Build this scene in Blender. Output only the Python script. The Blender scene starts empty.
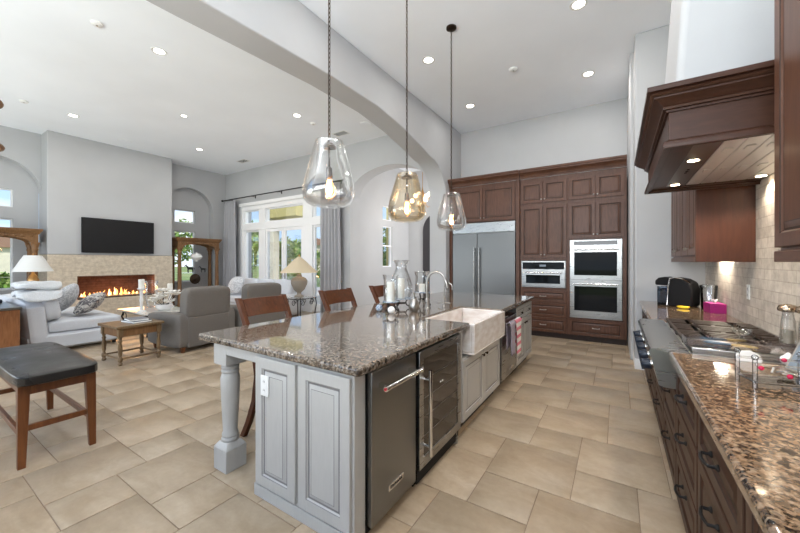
import bpy, bmesh, math, random
from mathutils import Vector, Matrix
PI = math.pi
R = math.radians
random.seed(7)
SC = bpy.context.scene
COL = SC.collection

# ------------------------------------------------------------------ camera
cam_d = bpy.data.cameras.new('camera')
cam = bpy.data.objects.new('camera', cam_d)
COL.objects.link(cam)
cam.location = (0, 0, 1.42)
cam.rotation_euler = (R(90), 0, math.atan2(217, 338))
cam_d.sensor_width = 36
cam_d.lens = 36 * 338 / 800
cam_d.shift_y = -4.5 / 800
cam_d.clip_start = 0.05
cam_d.clip_end = 400
SC.camera = cam

# ------------------------------------------------------------------ exposure
SC.view_settings.view_transform = 'Standard'
SC.view_settings.look = 'None'
SC.view_settings.exposure = 0.38
SC.view_settings.gamma = 1
SC.view_settings.use_curve_mapping = False
SC.cycles.transparent_max_bounces = 40
SC.cycles.max_bounces = 14
SC.cycles.diffuse_bounces = 6

# ------------------------------------------------------------------ sky
W = bpy.data.worlds.new('sky')
SC.world = W
W.use_nodes = True
_n = W.node_tree.nodes
_l = W.node_tree.links
_bg = _n['Background']
_tc = _n.new('ShaderNodeTexCoord')
_sep = _n.new('ShaderNodeSeparateXYZ')
_l.new(_tc.outputs['Generated'], _sep.inputs[0])
_rmp = _n.new('ShaderNodeValToRGB')
_rmp.color_ramp.elements[0].position = 0.0
_rmp.color_ramp.elements[0].color = (0.52, 0.70, 0.90, 1)
_rmp.color_ramp.elements[1].position = 0.55
_rmp.color_ramp.elements[1].color = (0.10, 0.30, 0.74, 1)
_l.new(_sep.outputs['Z'], _rmp.inputs[0])
_map = _n.new('ShaderNodeMapping')
_map.inputs['Scale'].default_value = (2.2, 2.2, 6.5)
_l.new(_tc.outputs['Generated'], _map.inputs[0])
_ns = _n.new('ShaderNodeTexNoise')
_ns.inputs['Scale'].default_value = 1.6
_ns.inputs['Detail'].default_value = 7
_l.new(_map.outputs[0], _ns.inputs['Vector'])
_cr = _n.new('ShaderNodeValToRGB')
_cr.color_ramp.elements[0].position = 0.48
_cr.color_ramp.elements[1].position = 0.68
_l.new(_ns.outputs[0], _cr.inputs[0])
_mx = _n.new('ShaderNodeMixRGB')
_l.new(_cr.outputs[0], _mx.inputs[0])
_l.new(_rmp.outputs[0], _mx.inputs[1])
_mx.inputs[2].default_value = (0.95, 0.96, 0.98, 1)
_l.new(_mx.outputs[0], _bg.inputs[0])
_bg.inputs[1].default_value = 1.2

# ------------------------------------------------------------------ sun and large lights
def light(name, kind, loc, energy, color=(1, 1, 1), rot=(0, 0, 0), **kw):
    d = bpy.data.lights.new(name, kind)
    d.energy = energy
    d.color = color
    for k, v in kw.items():
        setattr(d, k, v)
    o = bpy.data.objects.new(name, d)
    COL.objects.link(o)
    o.location = loc
    o.rotation_euler = rot
    return o

sun = light('sun', 'SUN', (-30, 20, 20), 3.4, (1, 0.95, 0.86), angle=R(0.6))
sun.rotation_euler = Vector((-0.45, 0.50, -0.74)).to_track_quat('-Z', 'Y').to_euler()
# daylight of the windows behind the camera, and through the french doors
light('daylight_behind', 'AREA', (-1.2, -2.2, 2.3), 330, (0.91, 0.96, 1), (R(150), 0, 0), shape='RECTANGLE', size=4.6, size_y=1.6)
light('daylight_living_behind', 'AREA', (-8.0, -2.45, 1.3), 150, (0.91, 0.96, 1), (R(132), 0, 0), shape='RECTANGLE', size=5.5, size_y=2.4)
light('daylight_doors', 'AREA', (-8.5, 9.6, 5.6), 190, (0.93, 0.97, 1), (R(-52), 0, 0), shape='RECTANGLE', size=5.0, size_y=2.2)
light('fill_nook', 'AREA', (-3.12, 8.6, 2.2), 60, (0.97, 0.98, 1), (0, R(90), 0), shape='RECTANGLE', size=2.4, size_y=1.6)  # added fill lamp against the windowless right wall of the nook

# ================================================================== materials
MATS = {}
def mat(name, col=(0.5, 0.5, 0.5), rough=0.5, metal=0.0, spec=0.5, emit=None, estr=0.0, coat=0.0, trans=0.0, ior=1.45):
    m = bpy.data.materials.new(name)
    m.use_nodes = True
    b = m.node_tree.nodes['Principled BSDF']
    b.inputs['Base Color'].default_value = (*col, 1)
    b.inputs['Roughness'].default_value = rough
    b.inputs['Metallic'].default_value = metal
    b.inputs['Specular IOR Level'].default_value = spec
    b.inputs['Coat Weight'].default_value = coat
    b.inputs['Transmission Weight'].default_value = trans
    b.inputs['IOR'].default_value = ior
    if emit:
        b.inputs['Emission Color'].default_value = (*emit, 1)
        b.inputs['Emission Strength'].default_value = estr
    MATS[name] = m
    return m

def nd(m, t):
    return m.node_tree.nodes.new(t)
def lk(m, a, b):
    m.node_tree.links.new(a, b)
def bsdf(m):
    return m.node_tree.nodes['Principled BSDF']
def coords(m, scale=(1, 1, 1), rot=(0, 0, 0)):
    tc = nd(m, 'ShaderNodeTexCoord')
    mp = nd(m, 'ShaderNodeMapping')
    mp.inputs['Scale'].default_value = scale
    mp.inputs['Rotation'].default_value = rot
    lk(m, tc.outputs['Object'], mp.inputs[0])
    return mp.outputs[0]
def noise(m, vec, scale, detail=4, rough=0.5, dist=0.0):
    n = nd(m, 'ShaderNodeTexNoise')
    n.inputs['Scale'].default_value = scale
    n.inputs['Detail'].default_value = detail
    n.inputs['Roughness'].default_value = rough
    n.inputs['Distortion'].default_value = dist
    lk(m, vec, n.inputs['Vector'])
    return n.outputs[0]
def ramp(m, fac, stops, interp='LINEAR'):
    r = nd(m, 'ShaderNodeValToRGB')
    r.color_ramp.interpolation = interp
    e = r.color_ramp.elements
    while len(e) > 1:
        e.remove(e[-1])
    e[0].position, e[0].color = stops[0][0], (*stops[0][1], 1)
    for p, c in stops[1:]:
        x = e.new(p)
        x.color = (*c, 1)
    lk(m, fac, r.inputs[0])
    return r.outputs[0]
def bump(m, h, strength=0.2, dist=0.01):
    b = nd(m, 'ShaderNodeBump')
    b.inputs['Strength'].default_value = strength
    b.inputs['Distance'].default_value = dist
    lk(m, h, b.inputs['Height'])
    lk(m, b.outputs[0], bsdf(m).inputs['Normal'])
def mixc(m, fac, a, b, blend='MIX'):
    x = nd(m, 'ShaderNodeMixRGB')
    x.blend_type = blend
    for i, s in ((0, fac), (1, a), (2, b)):
        if isinstance(s, (int, float)):
            x.inputs[i].default_value = s
        elif isinstance(s, tuple):
            x.inputs[i].default_value = (*s, 1)
        else:
            lk(m, s, x.inputs[i])
    return x.outputs[0]

def plaster(name, c, k=0.04):
    m = mat(name, c, 0.85, spec=0.25)
    n = noise(m, coords(m), 1.3, 5)
    lk(m, ramp(m, n, [(0.3, tuple(v * (1 - k) for v in c)), (0.7, tuple(min(1, v * (1 + k)) for v in c))]), bsdf(m).inputs['Base Color'])
    bump(m, noise(m, coords(m), 60, 4), 0.08, 0.004)
    return m
plaster('wall', (0.475, 0.48, 0.49))
plaster('ceiling', (0.89, 0.925, 0.97), 0.02)
plaster('trim_white', (0.86, 0.86, 0.86), 0.01)
plaster('stucco', (0.60, 0.50, 0.20), 0.08)
plaster('stucco_pale', (0.72, 0.66, 0.52), 0.08)

# floor tile
m = mat('tile', (0.6, 0.5, 0.4), 0.34, spec=0.4)
at = nd(m, 'ShaderNodeVertexColor'); at.layer_name = 'tile_tint'
n1 = noise(m, coords(m, (1.2, 2.2, 1)), 2.5, 6, 0.6, 0.8)
n2 = noise(m, coords(m, (1, 1, 1)), 26, 4, 0.6)
c = ramp(m, n1, [(0.28, (0.325, 0.243, 0.162)), (0.5, (0.385, 0.298, 0.207)), (0.72, (0.45, 0.357, 0.26))])
c = mixc(m, 1.0, c, at.outputs[0], 'MULTIPLY')
c = mixc(m, 0.16, c, n2, 'OVERLAY')
lk(m, c, bsdf(m).inputs['Base Color'])
bump(m, n2, 0.05, 0.003)
mat('grout', (0.27, 0.20, 0.145), 0.9, spec=0.2)

def wood(name, dark, light_, rough=0.35, scale=1.0, spec=0.45, horiz=False):
    m = mat(name, light_, rough, spec=spec)
    sc = (3 * scale, 14 * scale, 14 * scale) if horiz else (14 * scale, 14 * scale, 1.6 * scale)
    a = noise(m, coords(m, sc), 3.0, 8, 0.6, 0.6)
    b = noise(m, coords(m, (1, 1, 1)), 2.2, 3)
    f = mixc(m, 0.35, a, b)
    lk(m, ramp(m, f, [(0.32, dark), (0.68, light_)]), bsdf(m).inputs['Base Color'])
    bump(m, a, 0.025, 0.002)
    return m
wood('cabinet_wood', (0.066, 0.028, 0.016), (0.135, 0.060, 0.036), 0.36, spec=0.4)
wood('cabinet_wood_flat', (0.066, 0.028, 0.016), (0.135, 0.060, 0.036), 0.36, spec=0.4, horiz=True)
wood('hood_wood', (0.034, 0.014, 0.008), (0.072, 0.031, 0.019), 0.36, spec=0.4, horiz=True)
wood('cabinet_glaze', (0.020, 0.010, 0.007), (0.032, 0.016, 0.011), 0.45)
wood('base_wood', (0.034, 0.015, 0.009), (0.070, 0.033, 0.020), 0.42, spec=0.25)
wood('hood_end', (0.048, 0.016, 0.009), (0.082, 0.028, 0.015), 0.38)
wood('stool_wood', (0.040, 0.012, 0.005), (0.115, 0.036, 0.013), 0.36, spec=0.25)
wood('bench_wood', (0.085, 0.026, 0.008), (0.20, 0.068, 0.020), 0.33)
wood('oak', (0.11, 0.050, 0.017), (0.27, 0.14, 0.058), 0.45)
wood('oak_grey', (0.10, 0.06, 0.028), (0.25, 0.165, 0.085), 0.38)
wood('console_wood', (0.16, 0.055, 0.018), (0.34, 0.15, 0.06), 0.4)
mat('toe_black', (0.015, 0.012, 0.011), 0.6)

m = mat('island_paint', (0.49, 0.49, 0.485), 0.42, spec=0.4)
n = noise(m, coords(m, (30, 30, 4)), 3, 5)
lk(m, ramp(m, n, [(0.3, (0.435, 0.424, 0.405)), (0.7, (0.46, 0.448, 0.428))]), bsdf(m).inputs['Base Color'])
mat('island_glaze', (0.20, 0.19, 0.19), 0.5)

def granite(name, tint):
    m = mat(name, (0.3, 0.25, 0.2), 0.07, spec=0.6, coat=0.3)
    v = coords(m)
    a = noise(m, v, 46, 5, 0.7, 0.5)
    c1 = ramp(m, a, [(0.40, (0.010, 0.010, 0.012)), (0.45, (0.05, 0.045, 0.042)), (0.48, (0.28, 0.22, 0.165)), (0.53, (0.46, 0.39, 0.31)), (0.58, (0.72, 0.68, 0.62)), (0.66, (0.40, 0.39, 0.40))])
    vo = nd(m, 'ShaderNodeTexVoronoi')
    vo.inputs['Scale'].default_value = 92
    lk(m, v, vo.inputs['Vector'])
    sp = ramp(m, vo.outputs['Color'], [(0.0, (0.015, 0.014, 0.016)), (0.34, (0.24, 0.18, 0.13)), (0.58, (0.46, 0.40, 0.33)), (0.80, (0.62, 0.60, 0.57)), (0.90, (0.16, 0.15, 0.16))], 'CONSTANT')
    c = mixc(m, 0.5, c1, sp)
    big = noise(m, v, 6, 3)
    c = mixc(m, ramp(m, big, [(0.35, (0, 0, 0)), (0.65, (0.5, 0.5, 0.5))]), c, mixc(m, 1.0, c, (0.80, 0.68, 0.56), 'MULTIPLY'))
    c = mixc(m, 1.0, c, tint, 'MULTIPLY')
    lk(m, c, bsdf(m).inputs['Base Color'])
    return m
granite('granite', (0.55, 0.53, 0.51))
granite('granite_warm_lit', (0.56, 0.44, 0.34))  # same stone as the island, with the warm lighting put into its tint

def steel(name, c=0.60, rough=0.26, sc=(1, 1, 14)):
    m = mat(name, (c, c, c * 0.985), rough, metal=1.0)
    n = noise(m, coords(m, sc), 6, 3)
    lk(m, ramp(m, n, [(0.3, (rough * 0.96,) * 3), (0.7, (rough * 1.04,) * 3)]), bsdf(m).inputs['Roughness'])
    return m
steel('steel', 0.36, 0.28)
steel('steel_dark', 0.25, 0.30)
steel('steel_fridge', 0.15, 0.35, (14, 14, 1))
steel('filter_steel', 0.95, 0.42)
mat('chrome', (0.75, 0.74, 0.72), 0.12, metal=1)
mat('nickel', (0.42, 0.40, 0.375), 0.28, metal=1)
mat('black_glass', (0.006, 0.007, 0.008), 0.04, spec=0.25)
mat('wine_glass', (0.030, 0.022, 0.018), 0.05, spec=0.7)
mat('black_plastic', (0.008, 0.008, 0.009), 0.5, spec=0.15)
mat('black_iron', (0.014, 0.013, 0.013), 0.45, metal=0.4)
mat('grate_iron', (0.035, 0.022, 0.016), 0.42, metal=0.2)
mat('knob_navy', (0.012, 0.018, 0.032), 0.25)
mat('bronze', (0.045, 0.030, 0.020), 0.4, metal=0.8)
mat('brass', (0.45, 0.26, 0.10), 0.35, metal=0.9)
mat('statue_bronze', (0.025, 0.030, 0.040), 0.35, metal=0.6)
mat('white_plastic', (0.80, 0.80, 0.78), 0.4)
mat('ceramic', (0.84, 0.83, 0.81), 0.12, spec=0.5)
m = mat('fireclay', (0.80, 0.77, 0.74), 0.2)
n = noise(m, coords(m, (2, 2, 5)), 4, 5)
lk(m, ramp(m, n, [(0.35, (0.66, 0.59, 0.54)), (0.65, (0.80, 0.765, 0.74))]), bsdf(m).inputs['Base Color'])
mat('wax', (0.86, 0.84, 0.78), 0.5)
mat('paper', (0.88, 0.88, 0.86), 0.6)
mat('magenta', (0.36, 0.012, 0.17), 0.45)
mat('banana', (0.80, 0.55, 0.02), 0.5)
mat('gem_red', (0.45, 0.01, 0.06), 0.15)
mat('gold_cap', (0.46, 0.36, 0.27), 0.22, metal=1)
mat('blue_paint', (0.05, 0.16, 0.30), 0.3)
mat('yellow_paint', (0.62, 0.50, 0.20), 0.3)
mat('red_enamel', (0.45, 0.02, 0.03), 0.3)
mat('screen_grey', (0.20, 0.24, 0.29), 0.2)
m = mat('blue_glaze', (0.2, 0.3, 0.42), 0.2)
n = noise(m, coords(m), 60, 4)
lk(m, ramp(m, n, [(0.4, (0.10, 0.19, 0.33)), (0.6, (0.62, 0.66, 0.70))]), bsdf(m).inputs['Base Color'])
mat('tv_screen', (0.014, 0.014, 0.015), 0.22, spec=0.5)
mat('shade_white', (0.70, 0.70, 0.68), 0.8, emit=(1, 0.95, 0.88), estr=0.0)
mat('shade_linen', (0.56, 0.47, 0.33), 0.8, emit=(1, 0.80, 0.52), estr=0.0)
mat('bulb', (1, 0.7, 0.4), 0.3, emit=(1.0, 0.52, 0.20), estr=18)
mat('bulb_white', (1, 0.9, 0.8), 0.3, emit=(1.0, 0.83, 0.62), estr=6)
mat('lens', (1, 1, 1), 0.5, emit=(1.0, 0.93, 0.82), estr=9)
mat('hood_lens', (1, 1, 1), 0.5, emit=(1.0, 0.80, 0.55), estr=14)
mat('flame', (1, 0.5, 0.1), 0.5, emit=(1.0, 0.42, 0.10), estr=3.2)
mat('flame_tip', (1, 0.5, 0.1), 0.5, emit=(1.0, 0.62, 0.25), estr=4.0)

def fabric(name, c, sc=160, k=0.12, rough=0.9):
    m = mat(name, c, rough, spec=0.2)
    n = noise(m, coords(m), sc, 3)
    lk(m, ramp(m, n, [(0.3, tuple(v * (1 - k) for v in c)), (0.7, tuple(min(1, v * (1 + k)) for v in c))]), bsdf(m).inputs['Base Color'])
    bump(m, n, 0.15, 0.004)
    return m
fabric('sofa_white', (0.60, 0.62, 0.66))
fabric('chair_grey', (0.165, 0.150, 0.135), 120)
fabric('towel_white', (0.62, 0.64, 0.66), 90)
fabric('curtain', (0.38, 0.38, 0.40), 60)
fabric('towel_grey', (0.34, 0.30, 0.36), 90)
m = mat('leather', (0.014, 0.0125, 0.012), 0.30, spec=0.4)
n = noise(m, coords(m), 4, 5)
lk(m, ramp(m, n, [(0.35, (0.26,) * 3), (0.65, (0.42,) * 3)]), bsdf(m).inputs['Roughness'])
bump(m, noise(m, coords(m), 160, 3), 0.15, 0.003)
def patterned(name, a, b, sc):
    m = mat(name, a, 0.9, spec=0.2)
    n = noise(m, coords(m), sc, 2, 0.5, 2.5)
    lk(m, ramp(m, n, [(0.46, a), (0.54, b)]), bsdf(m).inputs['Base Color'])
    return m
patterned('pillow_pale', (0.70, 0.71, 0.73), (0.46, 0.47, 0.50), 14)
patterned('pillow_brown', (0.55, 0.53, 0.50), (0.13, 0.12, 0.13), 11)
m = mat('towel_stripe', (0.8, 0.8, 0.8), 0.9, spec=0.2)
wv = nd(m, 'ShaderNodeTexWave'); wv.bands_direction = 'Z'; wv.inputs['Scale'].default_value = 3.6
lk(m, coords(m), wv.inputs['Vector'])
lk(m, ramp(m, wv.outputs[0], [(0.0, (0.80, 0.77, 0.74)), (0.60, (0.70, 0.22, 0.27))], 'CONSTANT'), bsdf(m).inputs['Base Color'])

def brickmat(name, c1, c2, mortar, bw, bh, rough=0.7, vec=None, ms=0.02, off=0.5):
    m = mat(name, c1, rough, spec=0.3)
    tc = nd(m, 'ShaderNodeTexCoord')
    sp = nd(m, 'ShaderNodeSeparateXYZ'); cb = nd(m, 'ShaderNodeCombineXYZ')
    lk(m, tc.outputs['Object'], sp.inputs[0])
    lk(m, sp.outputs['Y'], cb.inputs[0]); lk(m, sp.outputs['Z'], cb.inputs[1])
    br = nd(m, 'ShaderNodeTexBrick')
    br.inputs['Color1'].default_value = (*c1, 1)
    br.inputs['Color2'].default_value = (*c2, 1)
    br.inputs['Mortar'].default_value = (*mortar, 1)
    br.inputs['Scale'].default_value = 1
    br.inputs['Brick Width'].default_value = bw
    br.inputs['Row Height'].default_value = bh
    br.inputs['Mortar Size'].default_value = ms * bh
    br.offset = off
    lk(m, cb.outputs[0], br.inputs['Vector'])
    n = noise(m, coords(m), 14, 6, 0.65)
    c = mixc(m, 0.5, br.outputs['Color'], ramp(m, n, [(0.3, tuple(v * 0.75 for v in c1)), (0.7, tuple(min(1, v * 1.2) for v in c2))]))
    lk(m, c, bsdf(m).inputs['Base Color'])
    h = mixc(m, 0.25, br.outputs['Fac'], n)
    inv = nd(m, 'ShaderNodeInvert'); lk(m, h, inv.inputs['Color'])
    bump(m, inv.outputs[0], 0.55, 0.006)
    return m
brickmat('backsplash', (0.36, 0.32, 0.28), (0.56, 0.52, 0.47), (0.25, 0.215, 0.18), 0.13, 0.076, 0.5, ms=0.05)
brickmat('ledger_stone', (0.56, 0.47, 0.36), (0.70, 0.62, 0.50), (0.42, 0.34, 0.25), 0.11, 0.024, 0.8, ms=0.08)
brickmat('firebrick', (0.16, 0.075, 0.05), (0.24, 0.12, 0.08), (0.07, 0.04, 0.03), 0.20, 0.065, 0.9, ms=0.08)

def clearglass(name, tint=(1, 1, 1), glossy=0.9, edge=0.55, base=0.04, gcol=(1, 1, 1)):
    m = bpy.data.materials.new(name)
    m.use_nodes = True
    nt = m.node_tree
    nt.nodes.remove(nt.nodes['Principled BSDF'])
    out = nt.nodes['Material Output']
    tr = nd(m, 'ShaderNodeBsdfTransparent'); tr.inputs[0].default_value = (*tint, 1)
    gl = nd(m, 'ShaderNodeBsdfGlossy'); gl.inputs['Roughness'].default_value = 0.02
    gl.inputs['Color'].default_value = (*gcol, 1)
    fr = nd(m, 'ShaderNodeFresnel'); fr.inputs['IOR'].default_value = 1.5
    mt = nd(m, 'ShaderNodeMath'); mt.operation = 'MULTIPLY'; mt.inputs[1].default_value = glossy
    lk(m, fr.outputs[0], mt.inputs[0])
    ad = nd(m, 'ShaderNodeMath'); ad.operation = 'ADD'; ad.inputs[1].default_value = base; ad.use_clamp = True
    lk(m, mt.outputs[0], ad.inputs[0])
    mi = nd(m, 'ShaderNodeMixShader')
    lk(m, ad.outputs[0], mi.inputs[0]); lk(m, tr.outputs[0], mi.inputs[1]); lk(m, gl.outputs[0], mi.inputs[2])
    lk(m, mi.outputs[0], out.inputs['Surface'])
    MATS[name] = m
    return m
clearglass('pane', (0.985, 0.992, 0.99), 0.35, base=0.0)
clearglass('glass', (0.985, 0.99, 0.99), 0.55, base=0.01)
clearglass('glass_smoke', (0.983, 0.978, 0.972), 0.6, base=0.015)
clearglass('glass_amber', (0.985, 0.945, 0.875), 0.6, base=0.015, gcol=(1, 0.95, 0.86))
clearglass('acrylic', (0.97, 0.98, 0.99), 0.9, base=0.08)
clearglass('smoked_acrylic', (0.86, 0.82, 0.81), 1.0, base=0.14)
clearglass('tank_blue', (0.25, 0.42, 0.55), 1.0, base=0.04)

m = mat('leaf', (0.14, 0.26, 0.05), 0.6, spec=0.3)
oi = nd(m, 'ShaderNodeVertexColor'); oi.layer_name = 'leaf_tint'
lk(m, oi.outputs[0], bsdf(m).inputs['Base Color'])
mat('bark', (0.16, 0.11, 0.07), 0.9)
m = mat('lawn', (0.20, 0.30, 0.08), 0.9, spec=0.1)
n = noise(m, coords(m), 0.8, 6)
lk(m, ramp(m, n, [(0.35, (0.14, 0.22, 0.05)), (0.65, (0.36, 0.36, 0.16))]), bsdf(m).inputs['Base Color'])
mat('paving', (0.52, 0.47, 0.41), 0.8)
mat('roof_tile', (0.33, 0.19, 0.13), 0.8)
mat('window_dark', (0.05, 0.06, 0.07), 0.1)
mat('petal', (0.86, 0.83, 0.78), 0.6)
mat('marble', (0.70, 0.68, 0.64), 0.15)
mat('dark_door', (0.035, 0.032, 0.035), 0.4)
mat('stone_lamp', (0.30, 0.26, 0.21), 0.7)
mat('book_blue', (0.10, 0.13, 0.17), 0.8, spec=0.2)
mat('book_grey', (0.20, 0.20, 0.21), 0.8, spec=0.2)
mat('horse_black', (0.012, 0.012, 0.014), 0.3)

# ================================================================== mesh building
class MB:
    def __init__(s):
        s.v = []; s.f = []; s.mi = []
    def add(s, vs, fs, mi=0):
        b = len(s.v)
        s.v += [tuple(p) for p in vs]
        for f in fs:
            s.f.append([b + i for i in f]); s.mi.append(mi)
        return s
    def box(s, x0, y0, z0, x1, y1, z1, mi=0):
        x0, x1 = sorted((x0, x1)); y0, y1 = sorted((y0, y1)); z0, z1 = sorted((z0, z1))
        return s.add([(x0, y0, z0), (x1, y0, z0), (x1, y1, z0), (x0, y1, z0), (x0, y0, z1), (x1, y0, z1), (x1, y1, z1), (x0, y1, z1)],
                     [(0, 3, 2, 1), (4, 5, 6, 7), (0, 1, 5, 4), (1, 2, 6, 5), (2, 3, 7, 6), (3, 0, 4, 7)], mi)
    def loft(s, rings, closed=True, cap0=True, cap1=True, mi=0, loop=False):
        n = len(rings[0]); vs = [p for r in rings for p in r]; fs = []
        m = len(rings)
        for i in range(m if loop else m - 1):
            j = (i + 1) % m
            for k in range(n if closed else n - 1):
                l = (k + 1) % n
                fs.append((i * n + k, i * n + l, j * n + l, j * n + k))
        if cap0 and not loop: fs.append(tuple(range(n))[::-1])
        if cap1 and not loop: fs.append(tuple((m - 1) * n + k for k in range(n)))
        return s.add(vs, fs, mi)
    def lathe(s, prof, c=(0, 0, 0), seg=20, axis='z', mi=0, cap0=True, cap1=True, a0=0.0):
        rings = []
        for r, h in prof:
            ring = []
            for k in range(seg):
                a = a0 + 2 * PI * k / seg
                u, w = r * math.cos(a), r * math.sin(a)
                p = {'z': (u, w, h), 'y': (u, h, w), 'x': (h, u, w)}[axis]
                ring.append((c[0] + p[0], c[1] + p[1], c[2] + p[2]))
            rings.append(ring)
        return s.loft(rings, True, cap0, cap1, mi)
    def tube(s, pts, r, seg=8, mi=0, closed=False):
        pts = [Vector(p) for p in pts]; n = len(pts)
        rr = r if isinstance(r, (list, tuple)) else [r] * n
        t = []
        for i in range(n):
            a = pts[(i - 1) % n] if (closed or i > 0) else pts[i]
            b = pts[(i + 1) % n] if (closed or i < n - 1) else pts[i]
            t.append((b - a).normalized())
        up = Vector((0, 0, 1)) if abs(t[0].z) < 0.9 else Vector((1, 0, 0))
        nrm = (up - t[0] * up.dot(t[0])).normalized()
        rings = []
        for i in range(n):
            nrm = (nrm - t[i] * nrm.dot(t[i]))
            nrm = nrm.normalized() if nrm.length > 1e-6 else t[i].orthogonal().normalized()
            bi = t[i].cross(nrm)
            rings.append([tuple(pts[i] + rr[i] * (math.cos(2 * PI * k / seg) * nrm + math.sin(2 * PI * k / seg) * bi)) for k in range(seg)])
        return s.loft(rings, True, not closed, not closed, mi, closed)
    def prism(s, poly, a, b, plane='xy', mi=0):
        def P(u, w, h):
            return {'xy': (u, w, h), 'xz': (u, h, w), 'yz': (h, u, w)}[plane]
        return s.loft([[P(u, w, a) for u, w in poly], [P(u, w, b) for u, w in poly]], mi=mi)
    def soft(s, c, half, p=4.0, n=8, mi=0, puff=0.0, fn=None, rz=0.0, rx=0.0, ry=0.0):
        idx = {}; vs = []; fs = []
        M = Matrix.Rotation(rz, 3, 'Z') @ Matrix.Rotation(rx, 3, 'X') @ Matrix.Rotation(ry, 3, 'Y')
        def vert(q):
            k = tuple(round(x, 4) for x in q)
            if k not in idx:
                x, y, z = q
                d = (abs(x) ** p + abs(y) ** p + abs(z) ** p) ** (1 / p)
                w = Vector((x / d * half[0], y / d * half[1], z / d * half[2]))
                if puff:
                    w.z *= 1 + puff * (1 - max(abs(x), abs(y)) ** 2)
                if fn: w = Vector(fn(w))
                w = M @ w
                idx[k] = len(vs); vs.append((c[0] + w.x, c[1] + w.y, c[2] + w.z))
            return idx[k]
        g = [math.tan((2 * i / n - 1) * PI / 4) for i in range(n + 1)]
        for ax in range(3):
            for sg in (-1, 1):
                def Q(i, j):
                    q = [0, 0, 0]; q[ax] = sg; q[(ax + 1) % 3] = g[i] * sg; q[(ax + 2) % 3] = g[j]
                    return vert(q)
                for i in range(n):
                    for j in range(n):
                        fs.append((Q(i, j), Q(i + 1, j), Q(i + 1, j + 1), Q(i, j + 1)))
        return s.add(vs, fs, mi)
    def panel(s, x0, z0, x1, z1, y, t=0.02, rail=0.055, mi=0, gi=1, raised=True):
        # raised panel front in the xz plane, its face towards -y at y - t
        def ring(o, d):
            return [(x0 + o, y - d, z0 + o), (x1 - o, y - d, z0 + o), (x1 - o, y - d, z1 - o), (x0 + o, y - d, z1 - o)]
        w = min(x1 - x0, z1 - z0)
        rail = min(rail, w * 0.28)
        st = [(0, 0, 0), (0, t - 0.003, 0), (0.003, t, 0), (rail, t, 0), (rail + 0.003, t - 0.003, gi), (rail + 0.009, t - 0.009, 0), (rail + 0.014, t - 0.010, gi)]
        if raised and w > 0.13:
            st += [(rail + 0.019, t - 0.010, gi), (rail + 0.040, t - 0.002, 0), (rail + 0.043, t - 0.001, gi)]
        rings = [ring(a, b) for a, b, _ in st]
        for i in range(len(rings) - 1):
            s.loft([rings[i], rings[i + 1]], True, False, False, st[i + 1][2])
        s.add(rings[-1], [(0, 1, 2, 3)], 0)
        s.add(rings[0], [(3, 2, 1, 0)], 0)
        return s
    def sweep(s, path, prof, mi=0, side=1):
        # profile (offset outwards, z) swept along an open xy polyline with mitres
        P = [Vector(p) for p in path]; n = len(P); rings = []
        for i in range(n):
            ns = []
            for a, b in ((i - 1, i), (i, i + 1)):
                if 0 <= a and b < n:
                    d = (P[b] - P[a]).normalized(); ns.append(Vector((d.y, -d.x)) * side)
            if len(ns) == 2:
                m = (ns[0] + ns[1]); m = m / max(0.2, m.dot(ns[0]))
            else: m = ns[0]
            rings.append([(P[i].x + m.x * o, P[i].y + m.y * o, z) for o, z in prof])
        return s.loft(rings, True, True, True, mi)
    def build(s, name, mats, parent=None, loc=(0, 0, 0), rot=0.0, bevel=0.0, bseg=2, angle=38, recalc=True):
        me = bpy.data.meshes.new(name)
        me.from_pydata(s.v, [], s.f)
        if isinstance(mats, str): mats = [mats]
        for x in mats: me.materials.append(MATS[x])
        me.polygons.foreach_set('material_index', [min(i, len(mats) - 1) for i in s.mi])
        if recalc:
            bm = bmesh.new(); bm.from_mesh(me)
            bmesh.ops.recalc_face_normals(bm, faces=bm.faces)
            bm.to_mesh(me); bm.free()
        me.polygons.foreach_set('use_smooth', [True] * len(me.polygons))
        me.set_sharp_from_angle(angle=R(angle))
        o = bpy.data.objects.new(name, me)
        COL.objects.link(o)
        o.location = loc
        o.rotation_euler = (0, 0, rot) if isinstance(rot, (int, float)) else rot
        if parent: o.parent = parent
        if bevel:
            b = o.modifiers.new('bevel', 'BEVEL'); b.width = bevel; b.segments = bseg; b.limit_method = 'ANGLE'; b.angle_limit = R(40)
        return o

def tag(o, label, cat, group=None, kind=None):
    if label: o['label'] = label
    if cat: o['category'] = cat
    if group: o['group'] = group
    if kind: o['kind'] = kind
    return o
def thing(name, label, cat, loc=(0, 0, 0), rot=0.0, group=None):
    o = bpy.data.objects.new(name, None)
    COL.objects.link(o)
    o.empty_display_size = 0.1
    o.location = loc
    o.rotation_euler = (0, 0, rot)
    return tag(o, label, cat, group)
def struct(o):
    o['kind'] = 'structure'
    return o
def dup(o, loc=None, rot=None, label=None, group=None, parent=None):
    c = o.copy(); COL.objects.link(c)
    if parent is not None: c.parent = parent
    if loc is not None: c.location = loc
    if rot is not None: c.rotation_euler = (0, 0, rot)
    if label: c['label'] = label
    if group: c['group'] = group
    for ch in list(o.children): dup(ch, parent=c)
    return c
def lin(a, b, n): return [a + (b - a) * i / (n - 1) for i in range(n)]
def arc(cx, cz, rx, rz, a0, a1, n):
    return [(cx + rx * math.cos(R(a)), cz + rz * math.sin(R(a))) for a in lin(a0, a1, n)]

# ================================================================== SETTING
CZ = 4.45          # ceiling
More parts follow.
